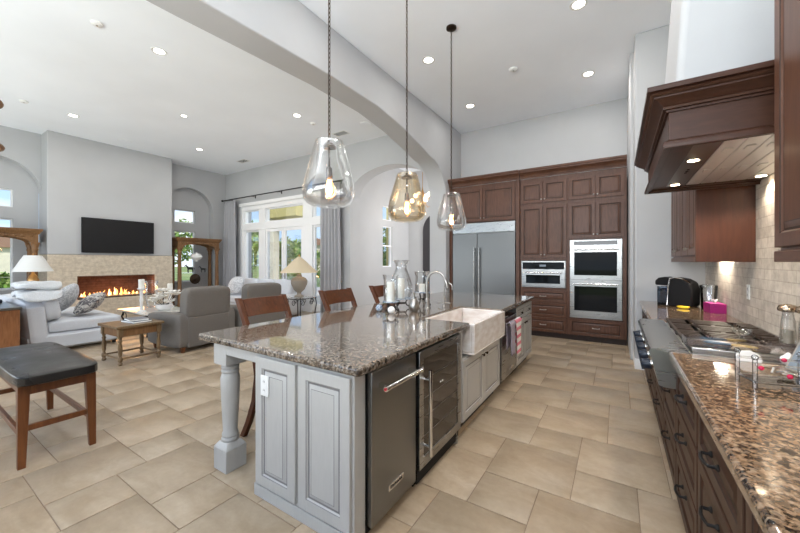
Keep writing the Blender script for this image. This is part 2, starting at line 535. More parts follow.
# ---- floor: large and small square tiles in a pinwheel, on a grout bed
L, S_ = 0.5155, 0.342
mbf = MB(); tints = []
def tile(x, y, s):
    if x + s < -11.9 or x > 1.0 or y + s < -2.6 or y > 10.0: return
    g = 0.0028; b = 0.0018
    q = [(x + g, y + g), (x + s - g, y + g), (x + s - g, y + s - g), (x + g, y + s - g)]
    q2 = [(x + g + b, y + g + b), (x + s - g - b, y + g + b), (x + s - g - b, y + s - g - b), (x + g + b, y + s - g - b)]
    mbf.loft([[(u, w, -0.006) for u, w in q], [(u, w, -0.001) for u, w in q], [(u, w, 0.0) for u, w in q2]], True, False, True)
    t = random.uniform(0.90, 1.06); k = random.uniform(-0.015, 0.015)
    tints.append((t + k, t, t - k))
ox, oy = -0.752, 2.245
for i in range(-40, 60):
    for j in range(-60, 60):
        x = ox + i * L - j * S_; y = oy + i * S_ + j * L
        tile(x, y, L)
        tile(x + L, y, S_)
mbf_n = len(mbf.f)
fl = mbf.build('floor', 'tile', recalc=False)
ca = fl.data.color_attributes.new('tile_tint', 'FLOAT_COLOR', 'CORNER')
per = 9 * 4  # nine quads a tile
vals = []
for li in range(len(fl.data.loops)):
    t = tints[min(li // per, len(tints) - 1)]
    vals += [t[0], t[1], t[2], 1]
ca.data.foreach_set('color', vals)
struct(fl)
gb = MB().box(-11.7, -2.6, -0.10, 1.0, 10.0, -0.004).build('grout_bed', 'grout', fl)

ceil = struct(MB().prism([(-11.9, -2.7), (1.2, -2.7), (1.2, 9.95), (-6.1, 9.95), (-6.1, 7.05), (-11.9, 7.05)], CZ, CZ + 0.12).build('ceiling', 'ceiling'))
# ---- kitchen walls
struct(MB().box(0.92, -2.6, 0, 1.12, 5.47, CZ).build('wall_right', 'wall'))
struct(MB().box(0.905, -1.2, 0.90, 0.92, 5.47, 2.3).build('trim_backsplash', 'backsplash'))
struct(MB().box(0.20, 5.47, 0, 1.12, 5.94, CZ).build('wall_pantry', 'wall', bevel=0.02, bseg=3))
struct(MB().box(0.16, 5.94, 0, 1.12, 7.5, CZ).build('wall_oven_side', 'wall', bevel=0.012))
struct(MB().box(-3.5, 7.5, 0, 1.12, 7.65, CZ).build('wall_back', 'wall'))
struct(MB().sweep([(0.86, 5.468), (0.198, 5.468), (0.198, 5.94)], [(0, 0), (0.016, 0), (0.016, 0.12), (0.008, 0.14), (0, 0.14)], side=1).build('baseboard_pantry', 'trim_white'))
# the wide arch between kitchen and living room
prof = [(-2.6, 3.62), (-0.6, 3.66), (0.6, 3.70), (1.56, 3.735), (2.3, 3.775), (3.2, 3.82), (4.2, 3.82), (4.9, 3.74), (5.5, 3.615), (5.95, 3.50)]
prof += [(5.95 + 0.72 * math.sin(R(a)), 3.50 - 0.72 * (1 - math.cos(R(a)))) for a in (14, 28, 42, 56, 70, 82, 90)]
poly = [(-2.6, CZ)] + prof + [(6.67, 0), (7.5, 0), (7.5, CZ)]
struct(MB().prism(poly, -3.5, -3.1, 'yz').build('wall_arch', 'wall', bevel=0.012))
# ---- living room
def ysegs(openings, y0, y1): pass
# window wall (y = 6.65) with the window opening and the nook arch
WX0, WX1 = -10.62, -6.38
wm = MB()
wm.box(-11.9, 6.65, 0, WX0, 7.05, CZ)
wm.box(WX0, 6.65, 3.30, WX1, 7.05, CZ)
wm.box(WX1, 6.65, 0, -5.8, 7.05, CZ)
struct(wm.build('wall_window', 'wall'))
poly = [(-5.8, CZ)] + [(-5.8, 3.10)] + arc(-4.65, 3.10, 1.15, 0.65, 180, 0, 25)[1:] + [(-3.5, CZ)]
struct(MB().prism(poly, 6.65, 7.05, 'xz').build('wall_nook_arch', 'wall'))
# fireplace wall with two arched niches
def niche_wall(name, y0, y1, a0, a1, top):
    # front skin with an arched hole
    r = (a1 - a0) / 2; cy = (a0 + a1) / 2; sp = top - r
    m_ = MB()
    m_.prism([(y0, 0), (a0, 0), (a0, sp), (a0, CZ), (y0, CZ)], -11.5, -11.72, 'yz') if a0 - y0 > 0.01 else None
    m_.prism([(a1, 0), (y1, 0), (y1, CZ), (a1, CZ)], -11.5, -11.72, 'yz') if y1 - a1 > 0.01 else None
    m_.prism([(a0, CZ)] + [(a0, sp)] + arc(cy, sp, r, r, 180, 0, 25)[1:-1] + [(a1, sp), (a1, CZ)], -11.5, -11.72, 'yz')
    return struct(m_.build(name, 'wall'))
niche_wall('wall_left', -2.6, 2.149, 0.70, 2.149, 3.79)
niche_wall('wall_left_far', 4.73, 6.65, 4.745, 6.20, 3.79)
def niche_back(name, a0, a1, w0, w1):
    zs = [(0.79, 2.06), (2.16, 2.42), (2.68, 3.10)]
    m_ = MB()
    m_.box(-11.72, a0, 0, -11.86, w0, CZ); m_.box(-11.72, w1, 0, -11.86, a1, CZ)
    z = 0
    for b, t in zs:
        m_.box(-11.72, w0, z, -11.86, w1, b); z = t
    m_.box(-11.72, w0, z, -11.86, w1, CZ)
    return struct(m_.build(name, 'wall')), zs
wn = 0
for nm, a0, a1, w0, w1 in (('wall_niche_near', 0.70, 2.149, 1.10, 1.74), ('wall_niche_far', 4.745, 6.2, 5.12, 5.74)):
    _, zs = niche_back(nm, a0, a1, w0, w1)
    for b, t in zs:
        wn += 1
        f = 0.03
        fm = MB().box(-11.78, w0, b, -11.83, w1, b + f).box(-11.78, w0, t - f, -11.83, w1, t).box(-11.78, w0, b + f, -11.83, w0 + f, t - f).box(-11.78, w1 - f, b + f, -11.83, w1, t - f)
        w = struct(fm.build('window_%d' % wn, 'trim_white'))
        MB().box(-11.80, w0 + f, b + f, -11.806, w1 - f, t - f).build('pane', 'pane', w)
        MB().box(-11.66, w0 - 0.02, b - 0.012, -11.73, w1 + 0.02, b).build('sill', 'trim_white', w) if b < 1 else None
struct(MB().box(-11.72, 2.15, 1.60, -11.0, 4.74, CZ).build('wall_fireplace', 'wall', bevel=0.015))
# walls behind the camera, with their openings left for daylight
bw = MB()
for a, b in ((-11.9, -10.9), (-5.1, -4.5), (1.2 - 0.3, 1.2)): bw.box(a, -2.6, 0, b, -2.75, CZ)
bw.box(-11.9, -2.6, 3.9, 1.2, -2.75, CZ)
struct(bw.build('wall_near', 'wall'))
# ---- nook
nm_ = MB()
nm_.box(-6.1, 7.05, 0, -5.95, 8.30, CZ); nm_.box(-6.1, 8.82, 0, -5.95, 9.95, CZ)
nm_.box(-6.1, 8.30, 0, -5.95, 8.82, 1.27); nm_.box(-6.1, 8.30, 2.52, -5.95, 8.82, 2.70); nm_.box(-6.1, 8.30, 3.14, -5.95, 8.82, CZ)
struct(nm_.build('wall_nook_left', 'wall'))
struct(MB().box(-6.1, 9.8, 0, -3.0, 9.95, CZ).build('wall_nook_back', 'wall'))
struct(MB().box(-3.1, 7.65, 0, -2.95, 9.8, CZ).build('wall_nook_right', 'wall'))
for b, t, nmul in ((1.27, 2.52, 1), (2.70, 3.14, 0)):
    wn += 1
    f = 0.028
    fm = MB().box(-6.06, 8.30, b, -5.99, 8.82, b + f).box(-6.06, 8.30, t - f, -5.99, 8.82, t).box(-6.06, 8.30, b + f, -5.99, 8.30 + f, t - f).box(-6.06, 8.82 - f, b + f, -5.99, 8.82, t - f)
    if nmul: fm.box(-6.05, 8.33, 1.90, -6.0, 8.79, 1.94)
    w = struct(fm.build('window_%d' % wn, 'trim_white'))
    MB().box(-6.03, 8.33, b + f, -6.024, 8.79, t - f).build('pane', 'pane', w)
dp = [(-5.36, 0), (-5.36, 2.45)] + arc(-4.80, 2.45, 0.56, 0.56, 180, 0, 16)[1:-1] + [(-4.24, 2.45), (-4.24, 0)]
d3 = struct(MB().prism(dp, 9.80, 9.74, 'xz').build('door_1', 'dark_door'))
MB().lathe([(0.0, 0), (0.03, 0.005), (0.03, 0.03), (0, 0.045)], (-5.25, 9.735, 1.0), 12, 'y').build('door_handle', 'bronze', d3)

# ---- french doors and transoms
def frame(m_, x0, z0, x1, z1, w, y0=6.74, y1=6.80, bot=None):
    bot = w if bot is None else bot
    m_.box(x0, y0, z0, x0 + w, y1, z1); m_.box(x1 - w, y0, z0, x1, y1, z1)
    m_.box(x0 + w, y0, z1 - w, x1 - w, y1, z1); m_.box(x0 + w, y0, z0, x1 - w, y1, z0 + bot)
wn += 1
fm = MB()
fm.box(WX0, 6.68, 0, WX0 + 0.12, 6.86, 3.3); fm.box(WX1 - 0.12, 6.68, 0, WX1, 6.86, 3.3)
fm.box(WX0 + 0.12, 6.68, 3.12, WX1 - 0.12, 6.86, 3.3)
fm.box(WX0 + 0.12, 6.68, 2.46, WX1 - 0.12, 6.86, 2.68)
for a, b in ((-9.68, -9.36), (-7.62, -7.24)): fm.box(a, 6.68, 0, b, 6.86, 2.46); fm.box(a, 6.68, 2.68, b, 6.86, 3.12)
fm.box(WX0 - 0.06, 6.62, 3.26, WX1 + 0.06, 6.66, 3.36)
wobj = struct(fm.build('window_%d' % wn, 'trim_white', bevel=0.006))
for a, b in ((WX0 + 0.12, -9.68), (-9.36, -7.62), (-7.24, WX1 - 0.12)):
    p = MB(); frame(p, a, 2.68, b, 3.12, 0.035); p.build('transom_frame', 'trim_white', wobj, bevel=0.004)
    MB().box(a + 0.035, 6.765, 2.715, b - 0.035, 6.77, 3.085).build('pane', 'pane', wobj)
for a, b in ((WX0 + 0.12, -9.68), (-7.24, WX1 - 0.12)):
    p = MB(); frame(p, a, 0.04, b, 2.46, 0.055, bot=0.2); p.build('sidelight_frame', 'trim_white', wobj, bevel=0.004)
    MB().box(a + 0.055, 6.765, 0.24, b - 0.055, 6.77, 2.405).build('pane', 'pane', wobj)
for k, (a, b) in enumerate(((-9.355, -8.50), (-8.48, -7.625))):
    p = MB(); frame(p, a, 0.02, b, 2.455, 0.085, 6.70, 6.75, 0.28)
    d = struct(p.build('door_%d' % (k + 2), 'trim_white', bevel=0.005))
    MB().box(a + 0.085, 6.72, 0.30, b - 0.085, 6.726, 2.37).build('pane', 'pane', d)
    hx = -8.56 if k == 0 else -8.42
    MB().box(hx - 0.02, 6.69, 0.92, hx + 0.02, 6.70, 1.12).tube([(hx, 6.69, 1.0), (hx, 6.64, 1.0), (hx + (-0.1 if k == 0 else 0.1), 6.64, 1.0)], 0.009).build('door_handle', 'nickel', d)
bb = [(0, 0), (0.016, 0), (0.016, 0.12), (0.008, 0.14), (0, 0.14)]
struct(MB().sweep([(-11.5, 6.65), (WX0 - 0.0, 6.65)], bb).build('baseboard_window', 'trim_white'))
struct(MB().sweep([(WX1, 6.65), (-5.8, 6.65), (-5.8, 7.05)], bb).build('baseboard_arch', 'trim_white'))

# ================================================================== KITCHEN
# ---- helpers for cabinet hardware (front towards -y)
def knob(par, x, y, z, mt='nickel', r=0.014):
    return MB().lathe([(0.005, 0), (0.005, -0.012), (r, -0.016), (r, -0.024), (r * 0.5, -0.029), (0, -0.03)], (x, y, z), 12, 'y').build('knob', mt, par)
def pull(par, x, y, z, w=0.11, mt='black_iron', rr=0.006):
    m_ = MB()
    m_.tube([(x - w / 2, y, z), (x - w / 2, y - 0.028, z), (x - w / 2 + 0.02, y - 0.034, z), (x, y - 0.037, z), (x + w / 2 - 0.02, y - 0.034, z), (x + w / 2, y - 0.028, z), (x + w / 2, y, z)], rr, 8)
    for sx in (-1, 1):
        m_.lathe([(rr * 1.9, 0), (rr * 1.9, -0.004), (rr, -0.010)], (x + sx * w / 2, y, z), 10, 'y')
    return m_.build('pull', mt, par)
def front(par, kind, x0, z0, x1, z1, y=0.0, mats=('cabinet_wood', 'cabinet_glaze'), hw=None, rail=0.055, t=0.02, raised=True):
    m_ = MB().panel(x0, z0, x1, z1, y, t, rail, raised=raised)
    o = m_.build(kind, list(mats), par)
    if hw:
        for h in hw:
            if h[0] == 'knob': knob(o, h[1], y - t, h[2], h[3] if len(h) > 3 else 'nickel')
            else: pull(o, h[1], y - t, h[2], h[4] if len(h) > 4 else 0.11, h[3] if len(h) > 3 else 'nickel')
    return o
CROWN = [(0, 0), (0.012, 0.0), (0.012, 0.025), (0.022, 0.032), (0.028, 0.055), (0.050, 0.085), (0.078, 0.105), (0.088, 0.112), (0.088, 0.135), (0.100, 0.145), (0.100, 0.175), (0, 0.175)]
def crown(z, k=1.0, kz=1.0): return [(o * k, z + h * kz) for o, h in CROWN]

# ---- tall wall (front plane y = 6.85)
Y0 = 6.85
FR = thing('refrigerator', 'wide stainless steel built-in refrigerator with two tall bar handles', 'refrigerator', (-2.35, Y0, 0))
X0 = -2.35
MB().box(-0.665, 0.03, 0.0, 0.665, 0.62, 2.24).build('body', 'steel_dark', FR)
MB().box(-0.66, 0.0, 0.02, 0.66, 0.03, 0.10).build('toe_grille', 'steel_dark', FR)
for a, b, hx in ((-0.665, -0.115, -0.165), (-0.109, 0.665, -0.058)):
    d = MB().box(a, -0.028, 0.11, b, 0.028, 2.015).build('door', 'steel_fridge', FR, bevel=0.006)
    hm = MB().tube([(hx, -0.085, 0.55), (hx, -0.085, 1.72)], 0.014, 12)
    for z in (0.62, 1.65): hm.tube([(hx, -0.028, z), (hx, -0.085, z)], 0.010, 10)
    hm.build('handle', 'steel', d)
gm = MB().box(-0.665, -0.028, 2.03, 0.665, 0.028, 2.24)
MB.build(gm, 'top_grille', 'steel', FR, bevel=0.006)

CB = ['cabinet_wood', 'cabinet_glaze']
fc = thing('refrigerator_cabinet', 'dark wood cabinet surround with two doors above the refrigerator', 'cabinet', (-2.35, Y0, 0))
sm = MB()
sm.box(-0.744, -0.02, 0, -0.675, 0.64, 3.03); sm.box(0.675, -0.02, 0, 0.745, 0.64, 3.03); sm.box(-0.675, 0.0, 2.255, 0.675, 0.64, 3.03)
sm.build('carcass', 'cabinet_wood', fc, bevel=0.003)
front(fc, 'door', -0.655, 2.275, -0.004, 2.955, 0, hw=[('knob', -0.035, 2.33)])
front(fc, 'door', 0.004, 2.275, 0.655, 2.955, 0, hw=[('knob', 0.035, 2.33)])
MB().sweep([(-0.744, -0.02), (0.746, -0.02)], crown(3.03)).build('crown', 'cabinet_wood_flat', fc)

mw = thing('microwave_cabinet', 'dark wood tall cabinet with drawers below the built-in microwave', 'cabinet', (-1.18, Y0, 0))
cm = MB().box(-0.42, 0.015, 0.10, 0.42, 0.64, 0.935).box(-0.42, 0.015, 1.45, 0.42, 0.64, 3.03)
cm.box(-0.42, 0.015, 0.935, -0.395, 0.64, 1.45).box(0.395, 0.015, 0.935, 0.42, 0.64, 1.45).box(-0.395, 0.50, 0.935, 0.395, 0.64, 1.45)
cm.build('carcass', 'cabinet_wood', mw, bevel=0.002)
MB().box(-0.42, 0.06, 0, 0.42, 0.64, 0.10).build('toe_kick', 'cabinet_glaze', mw)
for z0, z1 in ((0.105, 0.375), (0.385, 0.655), (0.665, 0.89)):
    front(mw, 'drawer_front', -0.40, z0, 0.40, z1, 0.015, hw=[('pull', 0, (z0 + z1) / 2, 'nickel', 0.10)], rail=0.045)
for sx, a, b in ((-1, -0.405, -0.004), (1, 0.004, 0.405)):
    front(mw, 'door', a, 1.50, b, 2.49, 0.015, hw=[('knob', 0.03 * sx, 1.56)])
    front(mw, 'door', a, 2.55, b, 2.955, 0.015, hw=[('knob', 0.03 * sx, 2.61)])
MB().sweep([(-0.42, 0.0), (0.42, 0.0)], crown(3.03)).build('crown', 'cabinet_wood_flat', mw)

ov = thing('oven_cabinet', 'dark wood tall cabinet holding the double oven beside the white wall', 'cabinet', (-0.31, Y0, 0))
cm = MB().box(-0.45, 0.015, 0.10, 0.45, 0.64, 0.415).box(-0.45, 0.015, 1.82, 0.45, 0.64, 3.03)
cm.box(-0.45, 0.0, 0.415, -0.415, 0.64, 1.82).box(0.39, 0.0, 0.415, 0.45, 0.64, 1.82).box(-0.415, 0.55, 0.415, 0.39, 0.64, 1.82)
cm.build('carcass', 'cabinet_wood', ov, bevel=0.002)
MB().box(-0.45, 0.06, 0, 0.45, 0.64, 0.10).build('toe_kick', 'cabinet_glaze', ov)
front(ov, 'drawer_front', -0.43, 0.105, 0.41, 0.395, 0.015, hw=[('pull', 0, 0.25, 'nickel', 0.10)], rail=0.05)
for sx, a, b in ((-1, -0.435, -0.012), (1, -0.004, 0.42)):
    front(ov, 'door', a, 1.85, b, 2.49, 0.015, hw=[('knob', -0.008 + 0.03 * sx, 1.91)])
    front(ov, 'door', a, 2.55, b, 2.955, 0.015, hw=[('knob', -0.008 + 0.03 * sx, 2.61)])
MB().sweep([(-0.45, 0.0), (0.45, 0.0)], crown(3.03)).build('crown', 'cabinet_wood_flat', ov)

def oven_door(par, x0, z0, x1, z1, win, name='door', hz=None):
    m_ = MB().box(x0, -0.035, z0, x1, 0.0, z1)
    d = m_.build(name, 'steel', par, bevel=0.004)
    MB().box(win[0], -0.039, win[1], win[2], -0.034, win[3]).build('window', 'black_glass', d)
    hz = hz or z1 - 0.05
    hm = MB().tube([(x0 + 0.05, -0.09, hz), (x1 - 0.05, -0.09, hz)], 0.012, 12)
    for xx in (x0 + 0.09, x1 - 0.09): hm.tube([(xx, -0.035, hz), (xx, -0.09, hz)], 0.009, 8)
    hm.build('handle', 'chrome', d)
    return d
mo = thing('microwave', 'built-in stainless steel microwave above the dark drawers', 'microwave', (-1.18, Y0, 0.94))
MB().box(-0.39, -0.012, 0.0, 0.39, 0.48, 0.50).build('body', 'steel', mo, bevel=0.003)
MB().box(-0.365, -0.030, 0.345, 0.365, -0.012, 0.475).build('control_panel', 'black_glass', mo, bevel=0.003)
MB().box(-0.055, -0.0315, 0.395, 0.055, -0.030, 0.43).build('display', 'screen_grey', mo)
oven_door(mo, -0.38, 0.02, 0.38, 0.33, (-0.30, 0.075, 0.30, 0.235))
do = thing('double_oven', 'stainless steel double wall oven with two dark windows', 'oven', (-0.323, Y0, 0.42))
MB().box(-0.40, -0.012, 0.0, 0.40, 0.52, 1.395).build('body', 'steel', do, bevel=0.003)
MB().box(-0.39, -0.032, 1.285, 0.39, -0.012, 1.385).build('control_panel', 'steel', do, bevel=0.003)
MB().box(-0.33, -0.034, 1.30, 0.33, -0.031, 1.37).build('display', 'black_glass', do)
oven_door(do, -0.395, 0.685, 0.395, 1.27, (-0.325, 0.765, 0.325, 1.175))
oven_door(do, -0.395, 0.035, 0.395, 0.665, (-0.325, 0.135, 0.325, 0.57))

# ---- island --------------------------------------------------------------
IX = -1.07
IP = ['island_paint', 'island_glaze']
# countertop with the cut-out for the sink
r_ = 0.03
def rc(cx, cy, a0): return [(cx + r_ * math.cos(R(a)), cy + r_ * math.sin(R(a))) for a in lin(a0, a0 + 90, 5)]
poly = rc(-2.51 + r_, 1.24 + r_, 180) + rc(-1.03 - r_, 1.24 + r_, 270) + [(-1.03, 2.685), (-1.50, 2.685), (-1.50, 3.615), (-1.03, 3.615)] + rc(-1.03 - r_, 5.28 - r_, 0) + rc(-2.51 + r_, 5.28 - r_, 90)
ic = MB().prism(poly, 0.868, 0.914).build('island_countertop', 'granite', bevel=0.014, bseg=3)
tag(ic, 'large polished speckled granite countertop on the white island', 'countertop')
# the island body: end panels, then the fitted units down the aisle side
ib = thing('island_end_cabinet', 'white paneled end and back of the kitchen island under the granite', 'cabinet', (-1.47, 1.27, 0))
bm_ = MB()
bm_.box(-0.39, 0.0, 0.0, 0.39, 0.085, 0.868)                 # end slab
bm_.box(-0.39, 0.085, 0.0, -0.30, 3.93, 0.868)               # back slab along the stools
bm_.box(-0.722, 0.0, 0.80, -0.39, 0.05, 0.866)                # apron to the post
bm_.box(-0.90, 0.153, 0.80, -0.85, 3.9, 0.866)
bm_.build('body', 'island_paint', ib, bevel=0.003)
front(ib, 'panel', -0.375, 0.085, -0.02, 0.85, 0.0, IP, rail=0.062)
front(ib, 'panel', 0.005, 0.085, 0.375, 0.85, 0.0, IP, rail=0.062)
MB().box(-0.40, -0.012, 0.0, 0.395, 0.0, 0.07).build('plinth', 'island_paint', ib, bevel=0.004)
for i in range(5):
    a = 0.12 + i * 0.76
    MB().panel(a, 0.08, a + 0.74, 0.79, 0, 0.02, 0.06).build('panel', IP, ib, loc=(-0.39, 4.01, 0), rot=R(-90))
def outlet(name, label, loc, rot, parent=None):
    t = thing(name, label, 'outlet', loc, rot)
    MB().box(-0.036, -0.006, -0.06, 0.036, 0, 0.06).build('cover_plate', 'white_plastic', t, bevel=0.002)
    for dz in (-0.025, 0.025):
        MB().lathe([(0.016, 0), (0.016, -0.002), (0, -0.002)], (0, -0.006, dz), 14, 'y').build('socket', 'ceramic', t)
        for dx in (-0.006, 0.006): MB().box(dx - 0.001, -0.0088, dz - 0.004, dx + 0.001, -0.008, dz + 0.006).build('slot', 'black_plastic', t)
    return t
outlet('power_outlet', 'white power outlet on the white end panel of the island', (-1.748, 1.2490, 0.69), 0)
def post(loc, label):
    t = thing('island_post', label, 'post', loc, 0, 'turned island posts')
    MB().box(-0.075, -0.075, 0, 0.075, 0.075, 0.15).loft([[(-0.075, -0.075, 0.15), (0.075, -0.075, 0.15), (0.075, 0.075, 0.15), (-0.075, 0.075, 0.15)], [(-0.05, -0.05, 0.185), (0.05, -0.05, 0.185), (0.05, 0.05, 0.185), (-0.05, 0.05, 0.185)]]).build('base_block', 'island_paint', t, bevel=0.004)
    MB().lathe([(0.050, 0.183), (0.056, 0.195), (0.056, 0.205), (0.048, 0.215), (0.053, 0.225), (0.053, 0.235), (0.046, 0.25), (0.050, 0.33), (0.056, 0.45), (0.061, 0.56), (0.062, 0.62), (0.055, 0.645), (0.050, 0.655), (0.058, 0.663), (0.058, 0.675), (0.050, 0.683), (0.058, 0.691), (0.058, 0.703), (0.052, 0.71), (0.060, 0.72)], seg=28).build('turned_shaft', 'island_paint', t, angle=50)
    MB().box(-0.075, -0.075, 0.72, 0.075, 0.075, 0.868).build('top_block', 'island_paint', t, bevel=0.004)
    return t
post((-2.27, 1.345, 0), 'white turned post under the near corner of the island counter')
# trash compactor
tc_ = thing('trash_compactor', 'narrow stainless steel pull-out bin front with bar handle at the island corner', 'appliance', (IX, 1.59, 0), R(90))
MB().box(-0.23, 0.015, 0.02, 0.23, 0.55, 0.862).build('body', 'black_plastic', tc_)
MB().box(-0.222, -0.022, 0.06, 0.226, 0.015, 0.858).build('front_panel', 'steel_dark', tc_, bevel=0.005)
hm = MB().tube([(-0.19, -0.085, 0.775), (0.19, -0.085, 0.775)], 0.014, 14)
for xx in (-0.15, 0.15): hm.box(xx - 0.014, -0.085, 0.764, xx + 0.014, -0.02, 0.786)
hd = hm.build('handle', 'chrome', tc_)
MB().lathe([(0.008, -0.003), (0.008, 0.0), (0, 0.0)], (-0.1915, -0.085, 0.775), 12, 'x').build('medallion', 'red_enamel', hd)
lg = MB().box(-0.075, -0.026, 0.165, 0.075, -0.022, 0.20).build('badge', 'chrome', tc_, bevel=0.001)
def lettering(txt, size, par, loc, rot, mt, ext=0.0006):
    cu = bpy.data.curves.new('lettering', 'FONT'); cu.body = txt; cu.size = size; cu.extrude = ext; cu.align_x = 'CENTER'; cu.align_y = 'CENTER'
    tmp = bpy.data.objects.new('lettering_curve', cu); COL.objects.link(tmp)
    dg = bpy.context.evaluated_depsgraph_get()
    me = bpy.data.meshes.new_from_object(tmp.evaluated_get(dg))
    bpy.data.objects.remove(tmp)
    me.materials.clear(); me.materials.append(MATS[mt])
    o = bpy.data.objects.new('lettering', me); COL.objects.link(o)
    o.location = loc; o.rotation_euler = rot
    o.parent = par
    return o
lettering('KitchenAid', 0.026, lg, (0, -0.0268, 0.1825), (R(90), 0, 0), 'black_plastic')
# wine cooler
wc = thing('wine_cooler', 'dark glass door wine cooler framed in stainless steel in the island', 'wine cooler', (IX, 2.175, 0), R(90))
MB().box(-0.335, 0.015, 0.0, 0.335, 0.55, 0.862).build('body', 'black_plastic', wc)
MB().box(-0.33, -0.01, 0.02, 0.33, 0.015, 0.10).build('toe_grille', 'black_plastic', wc)
fm = MB()
fm.box(-0.33, -0.032, 0.11, -0.275, 0.012, 0.855).box(0.275, -0.032, 0.11, 0.33, 0.012, 0.855).box(-0.275, -0.032, 0.80, 0.275, 0.012, 0.855).box(-0.275, -0.032, 0.11, 0.275, 0.012, 0.175)
wd = fm.build('door', 'steel', wc, bevel=0.003)
MB().box(-0.275, -0.026, 0.175, 0.275, -0.015, 0.80).build('glass', 'wine_glass', wd)
for k, z in enumerate((0.30, 0.42, 0.54, 0.66)):
    MB().box(-0.27, -0.0275, z, 0.27, -0.026, z + 0.006).build('rack_edge', 'steel_dark', wd)
MB().box(-0.03, -0.0278, 0.575, -0.012, -0.026, 0.585).box(0.0, -0.0278, 0.575, 0.018, -0.026, 0.585).build('display', 'white_plastic', wd)
hm = MB().tube([(-0.285, -0.085, 0.20), (-0.285, -0.085, 0.74)], 0.012, 12)
for z in (0.26, 0.68): hm.tube([(-0.285, -0.03, z), (-0.285, -0.085, z)], 0.009, 8)
hm.build('handle', 'chrome', wd)
MB().lathe([(0.02, 0), (0.02, 0.05), (0.013, 0.06), (0.013, 0.10)], (0.30, 0.0, 0), 12).build('foot', 'steel', wc)
# sink base cabinet
sb = thing('sink_cabinet', 'white two-door cabinet under the farmhouse sink', 'cabinet', (IX, 3.085, 0), R(90))
MB().box(-0.56, 0.0, 0.10, 0.55, 0.55, 0.625).box(-0.56, 0.0, 0.625, -0.475, 0.35, 0.866).box(0.535, 0.0, 0.625, 0.55, 0.35, 0.866).build('carcass', 'island_paint', sb, bevel=0.002)
MB().box(-0.56, 0.06, 0, 0.55, 0.55, 0.10).build('toe_kick', 'toe_black', sb)
for sx, a, b in ((-1, -0.50, -0.003), (1, 0.003, 0.52)):
    front(sb, 'door', a, 0.115, b, 0.615, 0.0, IP, hw=[('knob', sx * 0.045, 0.565, 'bronze')])
# farmhouse sink
sk = thing('farmhouse_sink', 'white apron-front farmhouse sink set into the island granite', 'sink', (-1.25, 3.15, 0.64))
so = MB()
so.box(-0.245, -0.455, 0.0, 0.255, 0.455, 0.02)
so.box(-0.245, -0.455, 0.02, -0.215, 0.455, 0.262); so.box(0.225, -0.455, 0.02, 0.255, 0.455, 0.262)
so.box(-0.215, -0.455, 0.02, 0.225, -0.425, 0.262); so.box(-0.215, 0.425, 0.02, 0.225, 0.455, 0.262)
so.build('basin', 'fireclay', sk, bevel=0.008, bseg=3)
MB().lathe([(0.045, 0.02), (0.045, 0.023), (0.02, 0.022), (0, 0.022)], (0, 0, 0), 18).build('drain', 'chrome', sk)
# dishwasher
dw = thing('dishwasher', 'stainless steel dishwasher with bar handle beyond the sink', 'dishwasher', (IX, 3.985, 0), R(90))
MB().box(-0.32, 0.015, 0.10, 0.32, 0.55, 0.862).build('body', 'black_plastic', dw)
MB().box(-0.32, 0.07, 0, 0.32, 0.5, 0.10).build('toe_kick', 'toe_black', dw)
MB().box(-0.315, -0.022, 0.115, 0.315, 0.015, 0.78).build('door', 'steel', dw, bevel=0.005)
MB().box(-0.315, -0.018, 0.785, 0.315, 0.015, 0.855).build('control_panel', 'black_glass', dw, bevel=0.004)
hm = MB().tube([(-0.27, -0.085, 0.74), (0.27, -0.085, 0.74)], 0.013, 12)
for xx in (-0.23, 0.23): hm.box(xx - 0.012, -0.085, 0.73, xx + 0.012, -0.02, 0.75)
hm.build('handle', 'chrome', dw)
lg = MB().box(0.05, -0.026, 0.165, 0.18, -0.022, 0.195).build('badge', 'chrome', dw)
# drawer cabinet at far end
dc = thing('island_drawer_cabinet', 'white island cabinet with small drawers over doors past the dishwasher', 'cabinet', (IX, 4.76, 0), R(90))
MB().box(-0.44, 0.0, 0.10, 0.44, 0.55, 0.866).build('carcass', 'island_paint', dc, bevel=0.002)
MB().box(-0.44, 0.06, 0, 0.44, 0.55, 0.10).build('toe_kick', 'toe_black', dc)
for sx, a, b in ((-1, -0.43, -0.003), (1, 0.003, 0.43)):
    front(dc, 'drawer_front', a, 0.68, b, 0.85, 0, IP, hw=[('knob', (a + b) / 2, 0.765, 'bronze')], rail=0.035)
    front(dc, 'door', a, 0.115, b, 0.665, 0, IP, hw=[('knob', sx * 0.045, 0.61, 'bronze')])

# dish towels over the dishwasher handle
def towel(name, mt, label, y, w, drop, seed):
    rnd = random.Random(seed); rings = []
    hx = IX + 0.085; hz = 0.74; rr = 0.020
    prof = [(hx - rr - 0.002, hz - drop * 0.8 + drop * 0.8 * i / 6) for i in range(7)]
    prof += [(hx - rr * math.cos(R(a)), hz + rr * math.sin(R(a))) for a in (30, 60, 90, 120, 150)]
    prof += [(hx + rr + 0.003, hz - drop * i / 9) for i in range(10)]
    n = 15
    ph = rnd.uniform(0, 6)
    for i in range(n):
        u = i / (n - 1) - 0.5
        ring = []
        for k, (x, z) in enumerate(prof):
            f = min(1, abs(z - hz) / 0.12)
            ring.append((x + (0.007 * math.sin(u * 22 + ph) * f if x > hx else 0.004 * math.sin(u * 20 + ph) * f), y + u * w * (1 - 0.22 * f * (z < hz)), z + 0.006 * math.sin(u * 9 + ph) * f))
        rings.append(ring)
    m_ = MB().loft(rings, False, False, False)
    o = m_.build(name, mt, angle=80)
    sd = o.modifiers.new('thick', 'SOLIDIFY'); sd.thickness = 0.005; sd.offset = 1
    return tag(o, label, 'towel', 'dish towels on the dishwasher handle')
